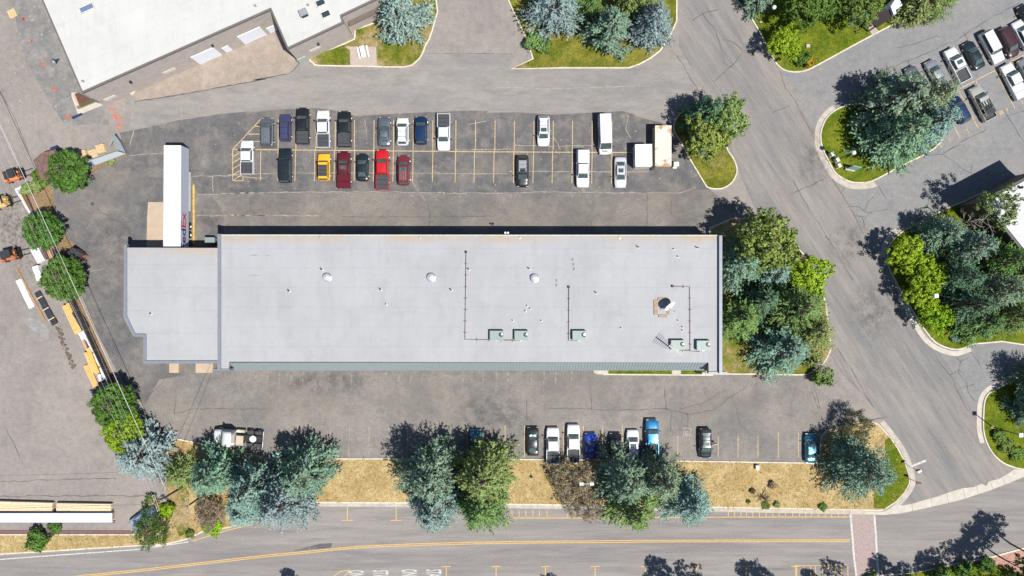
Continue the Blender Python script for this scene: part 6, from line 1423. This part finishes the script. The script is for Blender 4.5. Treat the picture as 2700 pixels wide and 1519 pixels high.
r = empty('utility_box', P(1994, 1231), 0, 'small white box on the dry grass below the long kerb', 'utility box'); MB().box(-.25, .25, -.35, .35, .1, .7, .03).build('casing', 'white', r); MB().box(-.27, .27, -.37, .37, .7, .74).build('lid', 'white', r)
r = empty('hydrant', P(*T('d2', 370, 862)), 0, 'small green and dark hydrant on the dry grass right of the second clump', 'hydrant')
MB().lathe((0, 0, .1), [(.16, 0), (.14, .5), (.18, .55), (.1, .7), (.03, .75)], 12).build('barrel', flat('hydrant_green', (.1, .25, .18), .5), r); MB().tube([(-.25, 0, .5), (.25, 0, .5)], .07).build('nozzle', 'black', r)
tag(MB().lathe((0, 0, 0), [(.25, .1), (.25, .2), (.1, .22)], 14).build('access_cover', 'crack', None, P(*T('d2', 560, 1066))), 'flat dark cover in the dry grass above the street kerb', 'cover')
tag(MB().box(-.3, .3, -.25, .25, .1, .45, .03).build('concrete_footing', 'conc', None, P(*T('a3', 465, 445))), 'small pale footing in the middle of the north-east lawn', 'footing')

def upole(base, h, arms, label, tf=True):
    r = empty('utility_pole', P(*base), 0, label, 'utility pole', 'utility poles at the lower left'); m = M['wood']
    MB().tube([(0, 0, 0), (0, 0, h)], .17, .12, 10).build('pole', flat('creosote_pole', (.1, .075, .06), .9), r)
    for a, L, z in arms:
        for s in (-.14, .14):
            q = Vector((-sin(a), cos(a), 0)) * s; d = Vector((cos(a), sin(a), 0)) * L / 2
            MB().tube([q - d + Vector((0, 0, z)), q + d + Vector((0, 0, z))], .07, n=4).build('crossarm', 'wood', r)
        ins = MB()
        for t in (-.46, -.25, .25, .46): d = Vector((cos(a), sin(a), 0)) * L * t; ins.lathe((d.x, d.y, z + .07), [(.07, 0), (.09, .08), (.05, .2)], 8)
        ins.build('insulator', 'white', r)
    if tf:
        for a in (0, 1.5, 3.6): MB().lathe((cos(a) * .45, sin(a) * .45, h - 2.6), [(.22, 0), (.24, .05), (.24, .8), (.1, .9)], 12).build('transformer', 'steel', r)
upole((481, 1284), 9.3, ((radians(14), 2.6, 8.6), (radians(-72), 2.5, 9.1)), 'tall utility pole with crossed arms and transformers near the pale blue car')
upole((556, 1293), 9.0, ((radians(-80), 2.5, 8.8),), 'second utility pole with one pair of arms, rising out of the spruces', False)
def wire(a, b, r_, sag, label, mat='steel', n=24):
    a = Vector(a); b = Vector(b); c = (a + b) / 2; m = MB()
    pts = [a.lerp(b, i / n) - c - Vector((0, 0, sag * 4 * (i / n) * (1 - i / n))) for i in range(n + 1)]
    o = m.tube(pts, r_, n=5).build('power_cable', mat, None, c); tag(o, label, 'cable', 'overhead cables at the left')
cw = flat('pale_cable', (.5, .5, .5), .5)
wire(P(436, 1290, 7.5), P(-60, 200, 7.5), .04, .3, 'thick pale overhead cable crossing the timber yard fence', cw)
for i, o in enumerate((0, 17, 40, 55)): wire(P(400 + i * 8, 1325 - i * 4, 9.2), P(-110 + o * 1.1, 225, 9.2), .009, .3, ('leftmost', 'second', 'third', 'rightmost')[i] + ' of four thin wires running up-left over the round trees', cw)
wire(P(416, 1322, 8.6), P(560, 978, 5.9), .022, .5, 'thin dark service wire from the pole to the warehouse corner', 'black')
wire(P(412, 1330, 9.2), P(-60, 1344, 9.2), .015, .3, 'thin dark wire running left from the pole, upper one', 'black'); wire(P(412, 1330, 8.6), P(492, 1335, 8.8), .02, .1, 'short wire between the two utility poles', 'black')
